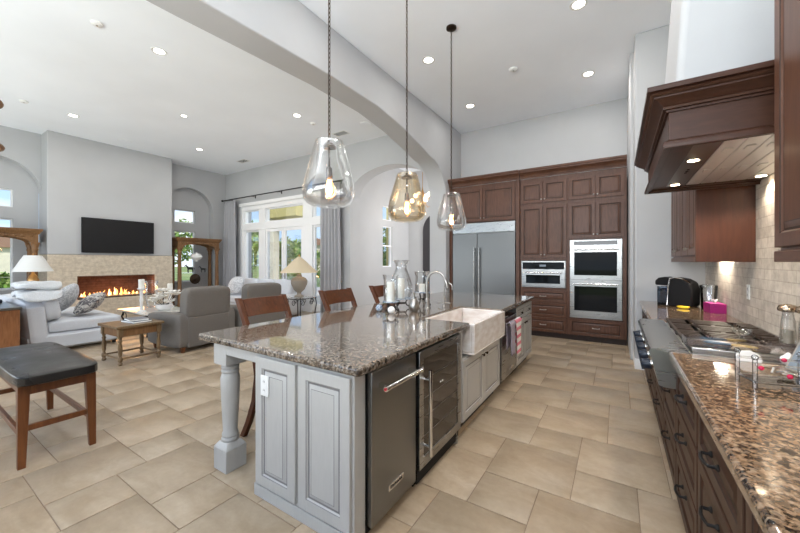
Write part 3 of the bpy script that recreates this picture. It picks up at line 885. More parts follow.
towel('dish_towel', 'towel_grey', 'greyish purple dish towel hanging on the near part of the dishwasher handle', 3.80, 0.20, 0.34, 1)
towel('dish_towel', 'towel_stripe', 'white dish towel with red stripes hanging on the dishwasher handle', 4.05, 0.25, 0.40, 2)

# ---- faucets
fa = thing('faucet', 'tall brushed gooseneck faucet beside the sink', 'faucet', (-1.72, 3.22, 0.914))
MB().lathe([(0.034, 0), (0.034, 0.012), (0.027, 0.02), (0.024, 0.09), (0.026, 0.10), (0.018, 0.12)], seg=18).build('base', 'nickel', fa)
pts = [(0, 0, 0.10), (0, 0, 0.30)] + [(0.10 - 0.10 * math.cos(R(a)), 0.03 * a / 180, 0.30 + 0.10 * math.sin(R(a))) for a in range(15, 166, 15)]
MB().tube(pts, 0.013, 12).build('spout', 'nickel', fa)
e = Vector(pts[-1])
MB().tube([e, e + Vector((0.012, 0.003, -0.03)), e + Vector((0.028, 0.005, -0.085)), e + Vector((0.032, 0.006, -0.10))], [0.014, 0.018, 0.020, 0.016], 14).build('spray_head', 'nickel', fa)
MB().tube([(0, -0.02, 0.07), (0, -0.05, 0.075), (-0.01, -0.11, 0.11)], [0.010, 0.008, 0.006], 10).build('lever', 'nickel', fa)
f2 = thing('water_tap', 'small brushed filtered water tap with two levers behind the sink', 'faucet', (-1.66, 3.52, 0.914))
MB().lathe([(0.022, 0), (0.022, 0.01), (0.014, 0.018), (0.013, 0.07), (0.017, 0.075), (0.017, 0.11), (0.009, 0.12)], seg=16).build('base', 'nickel', f2)
MB().tube([(0, 0, 0.11), (0, 0, 0.22)] + [(0.05 - 0.05 * math.cos(R(a)), 0, 0.22 + 0.05 * math.sin(R(a))) for a in range(20, 181, 20)] + [(0.10, 0, 0.19)], 0.007, 10).build('spout', 'nickel', f2)
for sx in (-1, 1):
    MB().tube([(sx * 0.012, 0, 0.04), (sx * 0.05, 0, 0.042), (sx * 0.075, 0, 0.035)], [0.008, 0.008, 0.011], 10).build('lever', 'nickel', f2)
# metal pump dispenser
pd = thing('soap_dispenser', 'round brushed metal soap dispenser left of the tall faucet', 'dispenser', (-1.74, 2.98, 0.914))
MB().lathe([(0.03, 0), (0.048, 0.02), (0.055, 0.055), (0.048, 0.095), (0.028, 0.125), (0.022, 0.135)], seg=20).build('bottle', 'nickel', pd)
MB().lathe([(0.022, 0.135), (0.022, 0.15), (0.008, 0.155), (0.008, 0.185), (0.013, 0.19), (0, 0.195)], seg=14).tube([(0, 0, 0.19), (0.03, -0.02, 0.192), (0.05, -0.035, 0.182)], 0.005, 8).build('pump', 'chrome', pd)

# ---- hurricane lanterns, candles, glazed balls
def hurricane(name, label, loc, sh, r, h, lip, stem=True, shape='bell'):
    t = thing(name, label, 'candle holder', loc, 0, 'glass candle holders on the island')
    st = MB()
    for k in range(3):
        a = 2 * PI * k / 3 + 0.5
        c, s = math.cos(a), math.sin(a)
        st.tube([(r * 0.75 * c, r * 0.75 * s, sh), (r * 0.5 * c, r * 0.5 * s, sh * 0.62), (r * 0.62 * c, r * 0.62 * s, sh * 0.3), (r * 1.05 * c, r * 1.05 * s, 0.012), (r * 1.15 * c, r * 1.15 * s, 0.010), (r * 1.1 * c, r * 1.1 * s, 0.028)], 0.007, 8)
    st.tube([(r * 0.54 * math.cos(a), r * 0.54 * math.sin(a), sh * 0.5) for a in lin(0, 2 * PI * 15 / 16, 16)], 0.005, 6, closed=True)
    st.build('iron_stand', 'black_iron', t)
    MB().lathe([(0, sh - 0.004), (r * 1.15, sh - 0.004), (r * 1.18, sh + 0.006), (r * 1.1, sh + 0.006), (0, sh + 0.002)], seg=24, cap0=False, cap1=False).build('tray', 'blue_glaze', t)
    if shape == 'bell':
        P = [(r, 0), (r * 1.02, h * 0.4), (r * 0.98, h * 0.75), (r * 1.12, h * 0.95), (r * lip, h)]
    else:
        P = [(r * 0.95, 0), (r * 1.25, h * 0.16), (r * 1.25, h * 0.36), (r * 0.95, h * 0.58), (r * 0.62, h * 0.78), (r * 0.62, h * 0.88), (r * 0.85, h * 0.97), (r * 1.0, h)]
    z = sh + 0.006
    prof = [(a, z + b) for a, b in P] + [(a - 0.004, z + b) for a, b in reversed(P)]
    MB().lathe(prof, seg=28, cap0=False, cap1=False).build('glass', 'glass', t, angle=60)
    return t, z
def candle(label, loc, r, h, group='white pillar candles on the island'):
    t = thing('pillar_candle', label, 'candle', loc, 0, group)
    MB().lathe([(r, 0), (r, h - 0.004), (r - 0.004, h), (r * 0.4, h - 0.004), (0, h - 0.006)], seg=20).build('wax', 'wax', t)
    MB().tube([(0, 0, h - 0.007), (0.001, 0, h + 0.004), (0.004, 0, h + 0.010)], 0.0012, 6).build('wick', 'black_plastic', t)
    return t
hs = [('glass candle holder on an iron stand nearest the bar stools', (-1.95, 2.86, 0.914), 0.10, 0.072, 0.27, 1.2, 'bell'),
      ('tall bottle-necked glass candle holder in the middle of three', (-2.02, 3.17, 0.914), 0.10, 0.100, 0.42, 1.0, 'vase'),
      ('wide flared glass candle holder on an iron stand nearest the faucet', (-1.88, 3.40, 0.914), 0.16, 0.080, 0.23, 1.25, 'bell')]
for (lb, lc, sh, r, h, lip, shp), (cr, ch, cl) in zip(hs, ((0.040, 0.20, 'tall white candle inside the glass holder nearest the bar stools'), (0.038, 0.22, 'white candle inside the bottle-necked glass holder'), (0.036, 0.09, 'short white candle inside the wide flared glass holder'))):
    t, z = hurricane('candle_holder', lb, lc, sh, r, h, lip, shape=shp)
    candle(cl, (lc[0], lc[1], lc[2] + sh + 0.0035), cr, ch)
for k, (x, y, lb) in enumerate(((-2.05, 2.80, 'blue and white glazed ball on the granite by the bar stool side'), (-1.86, 2.74, 'cream ceramic ball on the granite in front of the candle holders'))):
    tag(MB().soft((0, 0, 0.036), (0.036, 0.036, 0.036), 2.0, 8).build('decorative_ball', 'blue_glaze' if k == 0 else 'ceramic', loc=(x, y, 0.914)), lb, 'ornament', 'decorative balls on the island')

# ---- bar stools
def barstool(label, loc, rot):
    t = thing('bar_stool', label, 'bar stool', loc, rot, 'bar stools along the island')
    def postpath(sx):
        return [(sx * 0.245, 0.355, 0.0), (sx * 0.232, 0.300, 0.12), (sx * 0.215, 0.245, 0.30), (sx * 0.207, 0.220, 0.50), (sx * 0.21, 0.245, 0.66), (sx * 0.215, 0.33, 0.84), (sx * 0.22, 0.395, 0.98), (sx * 0.225, 0.465, 1.115)]
    for sx in (-1, 1):
        rings = []
        for (x, y, z) in postpath(sx):
            a, b = 0.019, 0.026
            rings.append([(x - a, y - b, z), (x + a, y - b, z), (x + a, y + b, z), (x - a, y + b, z)])
        MB().loft(rings).build('leg', 'stool_wood', t, bevel=0.004)
        MB().loft([[(sx * 0.20 + dx * k, -0.20 + dy * k, z) for dx, dy in ((-1, -1), (1, -1), (1, 1), (-1, 1))] for z, k in ((0, 0.017), (0.60, 0.024))]).build('leg', 'stool_wood', t, bevel=0.003)
    def slat(z0, z1, nm, yo):
        rings = []
        for i in range(9):
            u = -1 + 2 * i / 8
            x = u * 0.20; bow = 0.03 * (1 - u * u)
            y0, y1 = yo[0] + bow, yo[1] + bow
            rings.append([(x, y0 - 0.010, z0), (x, y0 + 0.012, z0), (x, y1 + 0.012, z1), (x, y1 - 0.010, z1)])
        MB().loft(rings).build(nm, 'stool_wood', t, bevel=0.003)
    slat(0.965, 1.105, 'top_slat', (0.368, 0.448))
    slat(0.80, 0.865, 'lower_slat', (0.292, 0.322))
    MB().box(-0.19, -0.19, 0.55, 0.19, 0.215, 0.60).build('apron', 'stool_wood', t, bevel=0.003)
    MB().soft((0, 0.0, 0.628), (0.222, 0.222, 0.034), 5, 8).build('seat', 'leather', t)
    for a, b in (((-0.20, -0.20, 0.22), (0.20, -0.20, 0.22)), ((-0.20, -0.20, 0.30), (-0.205, 0.245, 0.30)), ((0.20, -0.20, 0.30), (0.205, 0.245, 0.30)), ((-0.205, 0.235, 0.36), (0.205, 0.235, 0.36))):
        MB().tube([a, b], 0.013, 8).build('stretcher', 'stool_wood', t)
    return t
b0 = barstool('wooden bar stool nearest the camera at the island', (-2.215, 1.88, 0), R(90))
dup(b0, (-2.215, 2.82, 0), R(90), 'wooden bar stool between two others on the island side, against the curtain')
dup(b0, (-2.215, 3.70, 0), R(90), 'wooden bar stool farthest along, partly behind the glass candle holders')

# ---- padded bench at the left
be = thing('counter_bench', 'dark leather padded wooden counter bench standing alone on the tile', 'bench', (-4.03, 0.735, 0))
def softtop(w): return (w.x, w.y, w.z + 0.006 * math.sin(w.x * 9) * (1 if w.z > 0 else 0))
MB().soft((0, 0, 0.607), (0.675, 0.225, 0.042), 9, 16, puff=0.30).build('cushion', 'leather', be)
MB().box(-0.60, -0.19, 0.50, 0.60, -0.165, 0.57).box(-0.60, 0.165, 0.50, 0.60, 0.19, 0.57).box(-0.60, -0.165, 0.50, -0.575, 0.165, 0.57).box(0.575, -0.165, 0.50, 0.60, 0.165, 0.57).build('apron', 'bench_wood', be, bevel=0.003)
for sx in (-1, 1):
    for sy in (-1, 1):
        MB().loft([[(sx * (0.57 - e) + dx * k, sy * (0.175 + f) + dy * k, z) for dx, dy in ((-1, -1), (1, -1), (1, 1), (-1, 1))] for z, k, e, f in ((0, 0.020, -0.012, 0.012), (0.565, 0.031, 0, 0))]).build('leg', 'bench_wood', be, bevel=0.003)
for sy in (-1, 1): MB().box(-0.56, sy * 0.18 - 0.012, 0.20, 0.56, sy * 0.18 + 0.012, 0.24).build('stretcher', 'bench_wood', be, bevel=0.003)
for sx in (-1, 1): MB().box(sx * 0.575 - 0.012, -0.17, 0.245, sx * 0.575 + 0.012, 0.17, 0.285).build('stretcher', 'bench_wood', be, bevel=0.003)

# ---- right-hand run ------------------------------------------------------
RX = 0.30
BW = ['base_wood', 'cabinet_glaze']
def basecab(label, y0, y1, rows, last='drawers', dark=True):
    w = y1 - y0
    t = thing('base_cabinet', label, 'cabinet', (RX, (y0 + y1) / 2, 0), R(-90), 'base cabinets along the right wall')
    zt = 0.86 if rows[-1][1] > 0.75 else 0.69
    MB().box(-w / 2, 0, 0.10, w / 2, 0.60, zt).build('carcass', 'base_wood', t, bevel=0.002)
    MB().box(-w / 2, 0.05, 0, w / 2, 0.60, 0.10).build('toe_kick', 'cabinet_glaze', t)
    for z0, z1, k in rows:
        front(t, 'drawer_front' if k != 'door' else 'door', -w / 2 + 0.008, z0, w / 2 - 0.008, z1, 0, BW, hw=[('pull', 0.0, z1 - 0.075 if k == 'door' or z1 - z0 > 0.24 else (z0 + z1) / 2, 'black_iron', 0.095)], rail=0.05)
    return t
three = [(0.11, 0.365, 'd'), (0.375, 0.625, 'd'), (0.64, 0.85, 'd')]
two = [(0.11, 0.385, 'd'), (0.395, 0.68, 'd')]
basecab('dark wood base cabinet with a door at the near bottom right edge', 0.55, 1.23, [(0.11, 0.625, 'door'), (0.64, 0.85, 'd')])
basecab('dark wood base cabinet with a drawer over a door, second from the near edge', 1.235, 1.845, [(0.11, 0.625, 'door'), (0.64, 0.85, 'd')])
basecab('dark wood three-drawer base cabinet just before the rangetop', 1.85, 2.445, three)
basecab('dark wood two-drawer base cabinet under the near half of the rangetop', 2.45, 3.055, two)
basecab('dark wood two-drawer base cabinet under the far half of the rangetop', 3.06, 3.665, two)
basecab('dark wood three-drawer base cabinet just past the rangetop', 3.67, 4.27, three)
basecab('dark wood base cabinet with a door in the far corner by the white wall', 4.275, 5.465, [(0.11, 0.625, 'door'), (0.64, 0.85, 'd')])
ct = MB().box(0.245, -0.6, 0.868, 0.904, 2.445, 0.914).build('near_countertop', 'granite_warm_lit', bevel=0.014, bseg=3)
tag(ct, 'brown speckled granite countertop in the right foreground before the rangetop', 'countertop')
ct = MB().box(0.245, 3.672, 0.868, 0.904, 5.465, 0.914).build('far_countertop', 'granite_warm_lit', bevel=0.014, bseg=3)
tag(ct, 'granite countertop past the rangetop holding the coffee maker', 'countertop')
# rangetop
rg = thing('rangetop', 'wide stainless steel gas rangetop with black grates and dark knobs', 'rangetop', (0, 3.06, 0))
rp = [(0.905, 0.70), (0.235, 0.70), (0.205, 0.705), (0.17, 0.86), (0.155, 0.895), (0.165, 0.915), (0.20, 0.922), (0.335, 0.922), (0.345, 0.905), (0.87, 0.905), (0.87, 0.93), (0.903, 0.93), (0.905, 0.90)]
MB().prism([(x, z) for x, z in rp], -0.608, 0.608, 'xz').build('body', 'steel', rg)
MB().box(0.345, -0.60, 0.9055, 0.868, 0.60, 0.909).build('burner_tray', 'filter_steel', rg)
MB().box(0.35, -0.595, 0.909, 0.865, -0.305, 0.946).build('griddle_cover', 'steel', rg, bevel=0.006)
for j in range(3):
    for i in range(2):
        MB().lathe([(0.050, 0.909), (0.050, 0.918), (0.036, 0.926), (0.0, 0.926)], (0.48 + 0.26 * i, -0.145 + 0.295 * j, 0), 18).build('burner', 'black_iron', rg)
for j in range(3):
    gm = MB(); a = -0.29 + 0.295 * j; b = a + 0.285
    for x in (0.355, 0.855): gm.box(x - 0.007, a, 0.925, x + 0.007, b, 0.945)
    for y in (a, b): gm.box(0.355, y - 0.007 if y == b else y, 0.925, 0.855, y if y == b else y + 0.007, 0.945)
    for k in range(1, 5):
        y = a + 0.285 * k / 5
        for p0, p1 in ((0.36, 0.455), (0.505, 0.71), (0.76, 0.85)): gm.box(p0, y - 0.009, 0.930, p1, y + 0.009, 0.950)
    gm.box(0.595, a, 0.926, 0.615, b, 0.944)
    for k in (0.25, 0.75):
        for x in (0.48, 0.735): gm.box(x - 0.007, a, 0.926, x + 0.007, b, 0.940)
    for x in (0.355, 0.855):
        for y in (a + 0.01, b - 0.01): gm.box(x - 0.007, y - 0.007, 0.908, x + 0.007, y + 0.007, 0.926)
    gm.build('grate', 'grate_iron', rg)
for j in range(5):
    y = -0.48 + 0.25 * j
    k = MB().lathe([(0.036, 0.0), (0.036, -0.008), (0.024, -0.010), (0.024, -0.02)], (0, 0, 0), 18, 'x').build('knob_bezel', 'chrome', rg, loc=(0.192, y, 0.80), rot=(0, R(-12), 0))
    MB().lathe([(0.030, -0.018), (0.034, -0.022), (0.032, -0.055), (0.026, -0.062), (0, -0.062)], (0, 0, 0), 18, 'x').box(-0.070, -0.007, -0.030, -0.05, 0.007, 0.030).build('knob', 'knob_navy', k)

# ---- hood
hd = thing('range_hood', 'large dark wood range hood with crown moulding and lit underside', 'range hood', (0, 2.92, 0))
HF, HB, HN, HFa = 0.225, 0.903, -0.70, 0.672
hm = MB()
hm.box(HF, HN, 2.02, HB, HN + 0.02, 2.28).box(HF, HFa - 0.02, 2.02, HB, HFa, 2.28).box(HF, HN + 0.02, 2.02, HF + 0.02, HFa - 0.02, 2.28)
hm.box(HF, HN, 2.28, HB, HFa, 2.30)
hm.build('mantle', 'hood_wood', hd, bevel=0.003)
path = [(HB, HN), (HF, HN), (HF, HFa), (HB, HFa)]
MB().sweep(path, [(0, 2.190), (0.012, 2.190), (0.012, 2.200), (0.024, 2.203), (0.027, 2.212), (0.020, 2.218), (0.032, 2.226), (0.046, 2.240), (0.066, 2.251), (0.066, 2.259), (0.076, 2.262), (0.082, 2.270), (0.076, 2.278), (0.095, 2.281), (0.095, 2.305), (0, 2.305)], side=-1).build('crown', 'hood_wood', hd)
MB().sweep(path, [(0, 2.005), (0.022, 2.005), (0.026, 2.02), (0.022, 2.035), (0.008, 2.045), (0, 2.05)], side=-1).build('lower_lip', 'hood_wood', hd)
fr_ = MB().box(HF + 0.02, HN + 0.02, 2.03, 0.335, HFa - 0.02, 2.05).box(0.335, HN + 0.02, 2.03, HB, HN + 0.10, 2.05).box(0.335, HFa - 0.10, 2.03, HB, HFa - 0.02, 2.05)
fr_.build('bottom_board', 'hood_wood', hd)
MB().box(0.335, HN + 0.10, 2.03, 0.455, HFa - 0.10, 2.045).build('control_strip', 'steel_dark', hd, bevel=0.002)
for k in range(4):
    x0 = 0.46 + 0.088 * k
    f = MB().box(x0, HN + 0.10, 2.032, x0 + 0.084, HFa - 0.10, 2.05).build('filter', 'filter_steel', hd, bevel=0.003)
    for yy in (-0.45, 0.05): MB().box(x0 + 0.025, yy, 2.026, x0 + 0.06, yy + 0.06, 2.032).build('filter_latch', 'filter_steel', f)
MB().box(0.812, HN + 0.10, 2.032, HB, HFa - 0.10, 2.05).build('rear_strip', 'filter_steel', hd)
for x, y in ((0.385, -0.27), (0.385, 0.49), (0.855, 0.46), (0.855, -0.27)):
    MB().lathe([(0.038, 2.026), (0.038, 2.034)], (x, y, 0), 18).build('lamp_ring', 'chrome', hd)
    MB().lathe([(0.028, 2.0245), (0.028, 2.026)], (x, y, 0), 18).build('lamp_lens', 'hood_lens', hd)
    l_ = light('hood_lamp', 'SPOT', (x, 2.92 + y, 2.02), 20, (1, 0.86, 0.68), spot_size=R(130), spot_blend=0.6, shadow_soft_size=0.03)
for i, x in enumerate((0.372, 0.40, 0.43)):
    MB().lathe([(0.008, 2.027), (0.008, 2.031)], (0.395, -0.02 + 0.05 * i, 0), 10).build('button', 'black_plastic', hd)
# plaster chimney over the hood, tapering upwards
rings = []
for z, x, a, b in ((2.306, 0.285, 2.60, 3.43), (CZ, 0.42, 2.66, 3.37)):
    rings.append([(x, a, z), (0.93, a, z), (0.93, b, z), (x, b, z)])
struct(MB().loft(rings).build('wall_chimney', 'wall', bevel=0.04, bseg=4))

# ---- upper cabinets
def uppercab(label, y0, y1, z0, z1, ndoor, end=None):
    w = y1 - y0
    t = thing('upper_cabinet', label, 'cabinet', (0.57, (y0 + y1) / 2, z0), R(-90), 'upper cabinets on the backsplash wall')
    h = z1 - z0
    MB().box(-w / 2, 0, 0.0, w / 2, 0.334, h).build('carcass', 'cabinet_wood', t, bevel=0.002)
    MB().box(-w / 2, -0.02, -0.045, w / 2, 0.012, 0.0).build('light_rail', 'cabinet_wood_flat', t, bevel=0.004)
    dwid = w / ndoor
    for k in range(ndoor):
        a = -w / 2 + k * dwid + 0.006; b = a + dwid - 0.012
        kx = b - 0.035 if k % 2 == 0 else a + 0.035
        front(t, 'door', a, 0.015, b, h - 0.02, 0, CB, hw=[('knob', kx, 0.075)])
    if end:
        MB().box(*end).build('end_panel', 'hood_end', t, bevel=0.002)
    return t
uppercab('dark wood upper cabinet beyond the hood, its plain reddish end panel facing the camera', 3.70, 5.20, 1.465, 2.36, 4, (0.75, -0.018, -0.045, 0.762, 0.334, 0.895))
uppercab('dark wood upper cabinet cut by the right edge in the foreground', 0.20, 2.03, 1.465, 3.0, 3)
for y, e, lb in ((4.56, 5, 'slim light bar under the far upper cabinet'), (1.30, 5, 'slim light bar under the near upper cabinet at the right edge')):
    u = thing('undercabinet_light', lb, 'light', (0.862, y, 1.464), 0, 'light bars under the upper cabinets')
    MB().box(-0.028, -0.20, -0.016, 0.028, 0.20, 0).build('housing', 'white_plastic', u, bevel=0.002)
    MB().box(-0.022, -0.19, -0.018, 0.022, 0.19, -0.016).build('lens', 'lens', u)
    light('undercabinet_lamp', 'AREA', (0.862, y, 1.444), e, (1, 0.88, 0.70), shape='RECTANGLE', size=0.04, size_y=0.38)
outlet('power_outlet', 'white power outlet on the stone backsplash behind the tissue box', (0.905, 3.86, 1.175), R(-90))

# ---- things on the far counter
cmk = thing('coffee_maker', 'black pod coffee maker with clear water tank on the far counter', 'coffee maker', (0.575, 5.02, 0.914), R(-25))
MB().prism([(-0.045, 0), (0.17, 0), (0.185, 0.03), (0.185, 0.20), (0.165, 0.275), (0.10, 0.315), (0.02, 0.33), (-0.02, 0.32), (-0.03, 0.24), (-0.035, 0.12)], -0.125, 0.125, 'xz').build('body', 'black_plastic', cmk, bevel=0.02, bseg=4)
MB().prism([(-0.17, 0.235), (-0.03, 0.235), (-0.022, 0.322), (-0.08, 0.335), (-0.14, 0.322), (-0.175, 0.285)], -0.10, 0.10, 'xz').build('brew_head', 'black_plastic', cmk, bevel=0.015, bseg=3)
MB().box(-0.15, -0.10, 0.0, -0.03, 0.10, 0.03).build('drip_tray', 'black_plastic', cmk, bevel=0.006)
MB().tube([(-0.045, -0.122, 0.01), (-0.037, -0.124, 0.12), (-0.03, -0.124, 0.24), (-0.018, -0.122, 0.315), (0.03, -0.12, 0.33), (0.10, -0.118, 0.318), (0.162, -0.116, 0.278)], 0.007, 8).build('trim_strip', 'chrome', cmk)
MB().box(-0.145, -0.115, 0.03, -0.045, -0.06, 0.225).box(-0.145, -0.055, 0.03, -0.06, 0.09, 0.225).build('water_tank', 'tank_blue', cmk, bevel=0.008)
MB().box(-0.178, -0.06, 0.275, -0.172, 0.06, 0.30).build('badge_strip', 'nickel', cmk)
bn = thing('banana_pair', 'two yellow bananas lying in front of the coffee maker', 'banana', (0.60, 4.76, 0.914))
bn.scale = (0.62, 0.62, 0.75)
for k in range(2):
    MB().tube([(-0.075 + 0.02 * k, 0.02 - 0.03 * k, 0.026), (-0.05 + 0.02 * k, -0.004 - 0.03 * k, 0.020), (0.0 + 0.02 * k, -0.02 - 0.03 * k, 0.020), (0.05 + 0.02 * k, -0.008 - 0.03 * k, 0.020), (0.075 + 0.02 * k, 0.014 - 0.03 * k, 0.028)], [0.006, 0.017, 0.020, 0.016, 0.005], 10).build('banana', 'banana', bn)
pt = thing('pitcher', 'clear plastic pitcher with handle between coffee maker and tissue box', 'pitcher', (0.83, 4.86, 0.914), R(-75))
MB().lathe([(0.058, 0), (0.062, 0.01), (0.070, 0.20), (0.072, 0.235), (0.068, 0.235), (0.066, 0.20), (0.056, 0.012), (0, 0.012)], seg=22, cap1=False).build('jug', 'acrylic', pt)
MB().lathe([(0.074, 0.235), (0.074, 0.255), (0.05, 0.265), (0, 0.265)], seg=22).build('lid', 'acrylic', pt)
MB().tube([(-0.068, 0, 0.225), (-0.115, 0, 0.235), (-0.13, 0, 0.17), (-0.115, 0, 0.09), (-0.066, 0, 0.06)], 0.009, 8).build('handle', 'black_plastic', pt)
ts = thing('tissue_box', 'magenta tissue box on the far counter below the outlet', 'tissue box', (0.825, 4.56, 0.914), R(5))
MB().box(-0.062, -0.10, 0.0, 0.062, 0.10, 0.095).build('box', 'magenta', ts, bevel=0.002)
tm = MB()
for a in (0.0, 1.2, 2.3, 3.6, 4.8):
    tm.add([(0, 0, 0.094), (0.012 * math.cos(a), 0.03 * math.sin(a), 0.098), (0.03 * math.cos(a + 0.3), 0.04 * math.sin(a + 0.3), 0.135), (0.012 * math.cos(a + 0.8), 0.02 * math.sin(a + 0.8), 0.128)], [(0, 1, 2, 3)])
o = tm.build('tissue', 'paper', ts); o.modifiers.new('thick', 'SOLIDIFY').thickness = 0.001

# ---- things on the rangetop front edge and near counter
ty = thing('acrylic_tray', 'long clear tray lying across the near end of the rangetop', 'tray', (0.60, 2.55, 0.9505))
tr_ = MB()
tr_.box(-0.27, -0.075, 0.0, 0.27, 0.085, 0.004).box(-0.27, -0.075, 0.004, 0.27, -0.071, 0.035).box(-0.27, 0.081, 0.004, 0.27, 0.085, 0.035).box(-0.27, -0.071, 0.004, -0.266, 0.081, 0.035).box(0.266, -0.071, 0.004, 0.27, 0.081, 0.035)
tr_.build('tray_body', 'smoked_acrylic', ty)
fsh = thing('spoon_rest', 'blue and yellow painted spoon rest inside the clear tray', 'spoon rest', (0.53, 2.56, 0.9553), R(-12))
MB().soft((-0.05, 0, 0.008), (0.065, 0.03, 0.008), 2.2, 8).build('bowl', 'blue_paint', fsh)
MB().soft((0.045, -0.005, 0.008), (0.06, 0.018, 0.007), 2.4, 8).build('handle', 'yellow_paint', fsh)
nh = thing('napkin_holder', 'white scalloped shell-shaped ceramic napkin holder by the clear tray', 'napkin holder', (0.565, 2.415, 0.914), R(4))
nh.scale = (0.62, 0.62, 0.72)
shell = [(0.075, 0)] + [(0.078 * math.cos(R(a)) * (1 + 0.03 * math.cos(R(a * 9))), 0.012 + 0.060 * math.sin(R(a)) * (1 + 0.03 * math.cos(R(a * 9)))) for a in range(0, 181, 6)] + [(-0.075, 0)]
MB().prism(shell, -0.018, -0.012, 'xz').build('shell_plate', 'ceramic', nh, bevel=0.002)
MB().prism(shell, 0.018, 0.024, 'xz').build('shell_plate', 'ceramic', nh, bevel=0.002)
MB().box(-0.07, -0.02, 0, 0.07, 0.026, 0.012).build('base', 'ceramic', nh)
gd = thing('glass_dish', 'small cut glass dish on the grates behind the shell napkin holder', 'dish', (0.64, 2.86, 0.9505))
MB().lathe([(0.022, 0), (0.012, 0.008), (0.010, 0.02), (0.028, 0.03), (0.045, 0.05), (0.049, 0.06), (0.044, 0.058), (0.024, 0.034), (0, 0.028)], seg=16, cap1=False).build('bowl', 'glass', gd, angle=20)
def oilbottle(label, loc, k=1.0):
    t = thing('glass_bottle', label, 'bottle', loc, 0, 'clear bottles with gold caps')
    P = [(0.030, 0), (0.034, 0.006), (0.034, 0.05), (0.030, 0.13 * k), (0.024, 0.17 * k), (0.022, 0.19 * k)]
    MB().lathe(P + [(a - 0.003, b + 0.003) for a, b in reversed(P)] + [(0, 0.004)], seg=20, cap1=False).build('glass', 'glass', t)
    MB().lathe([(0.024, 0.185 * k), (0.040, 0.192 * k), (0.043, 0.205 * k), (0.036, 0.222 * k), (0.018, 0.23 * k), (0, 0.232 * k)], seg=18).build('cap', 'gold_cap', t)
    MB().lathe([(0.026, 0.01), (0.026, 0.085), (0, 0.085)], seg=14).build('contents', 'stone_lamp', t)
    return t
oilbottle('clear glass bottle with gold cap, left of the pair by the backsplash', (0.815, 2.80, 0.9505))
oilbottle('clear glass bottle with gold cap, right of the pair against the right edge', (0.855, 2.70, 0.9505), 1.02)
gl = MB().soft((0, 0, 0.026), (0.030, 0.030, 0.026), 2.0, 8, fn=lambda w: (w.x, w.y, w.z + 0.012 * max(0, 1 - (w.x ** 2 + w.y ** 2) / 0.0002) * (w.z > 0))).build('garlic_bulb', 'ceramic', loc=(0.705, 2.415, 0.914))
tag(gl, 'white garlic bulb beside the clear bottles', 'garlic')
# acrylic rack with red gems, holding cards
ak = thing('acrylic_rack', 'clear acrylic rack with red gems in the right foreground', 'rack', (0.545, 1.965, 0.914), R(12))
for x in (-0.10, 0.10):
    for y in (-0.06, 0.06):
        MB().tube([(x, y, 0), (x, y, 0.12)], 0.008, 10).soft((x, y, 0.128), (0.011, 0.011, 0.011), 2, 6).build('post', 'acrylic', ak)
sh = MB()
for y in (-0.06, 0.06): sh.tube([(-0.10, y, 0.03), (0.10, y, 0.03)], 0.005, 8).tube([(-0.10, y, 0.10), (0.10, y, 0.10)], 0.005, 8)
for x in (-0.10, 0.10): sh.tube([(x, -0.06, 0.03), (x, 0.06, 0.03)], 0.005, 8)
sh.box(-0.10, -0.06, 0.026, 0.10, 0.06, 0.029)
sh.build('shelf', 'acrylic', ak)
for x, y, z in ((-0.085, -0.068, 0.09), (0.0, -0.066, 0.065), (0.085, -0.068, 0.09), (0.05, 0.06, 0.10)):
    MB().soft((x, y, z), (0.009, 0.009, 0.009), 2, 6).build('gem', 'gem_red', ak)
es = thing('book_easel', 'silver metal easel standing on the near granite at the right edge', 'easel', (0.70, 2.17, 0.914), R(-55))
es.scale = (0.8, 0.8, 0.8)
em = MB()
for x in (-0.10, 0.10):
    em.tube([(x, -0.10, 0.008), (x, -0.09, 0.035), (x, -0.085, 0.012), (x, 0.02, 0.012), (x, 0.13, 0.20)], 0.007, 8)
    em.tube([(x, 0.13, 0.19), (x, 0.16, 0.008)], 0.005, 8)
em.tube([(-0.10, -0.03, 0.012), (0.10, -0.03, 0.012)], 0.006, 8).tube([(-0.10, 0.12, 0.18), (0.10, 0.12, 0.18)], 0.006, 8)
em.build('frame', 'chrome', es)
tb = thing('tablet', 'slim grey tablet leaning on the silver easel', 'tablet', (0.70, 2.17, 0.9145), R(-55))
tb.scale = (0.8, 0.8, 0.8)
rx = math.atan2(0.188, 0.11)
dirv = Vector((0, math.cos(rx), math.sin(rx))); nv = Vector((0, -math.sin(rx), math.cos(rx)))
def slab(w, h0, h1, d0, d1):
    o_ = Vector((0, 0.02, 0.012))
    vs = []
    for d in (d0, d1):
        for a, b in ((-w, h0), (w, h0), (w, h1), (-w, h1)):
            vs.append(tuple(o_ + Vector((a, 0, 0)) + dirv * b + nv * d))
    return MB().add(vs, [(3, 2, 1, 0), (4, 5, 6, 7), (0, 1, 5, 4), (1, 2, 6, 5), (2, 3, 7, 6), (3, 0, 4, 7)])
slab(0.13, 0.0, 0.20, 0.008, 0.016).build('case', 'nickel', tb, bevel=0.002)
slab(0.12, 0.01, 0.19, 0.016, 0.0165).build('screen', 'screen_grey', tb)

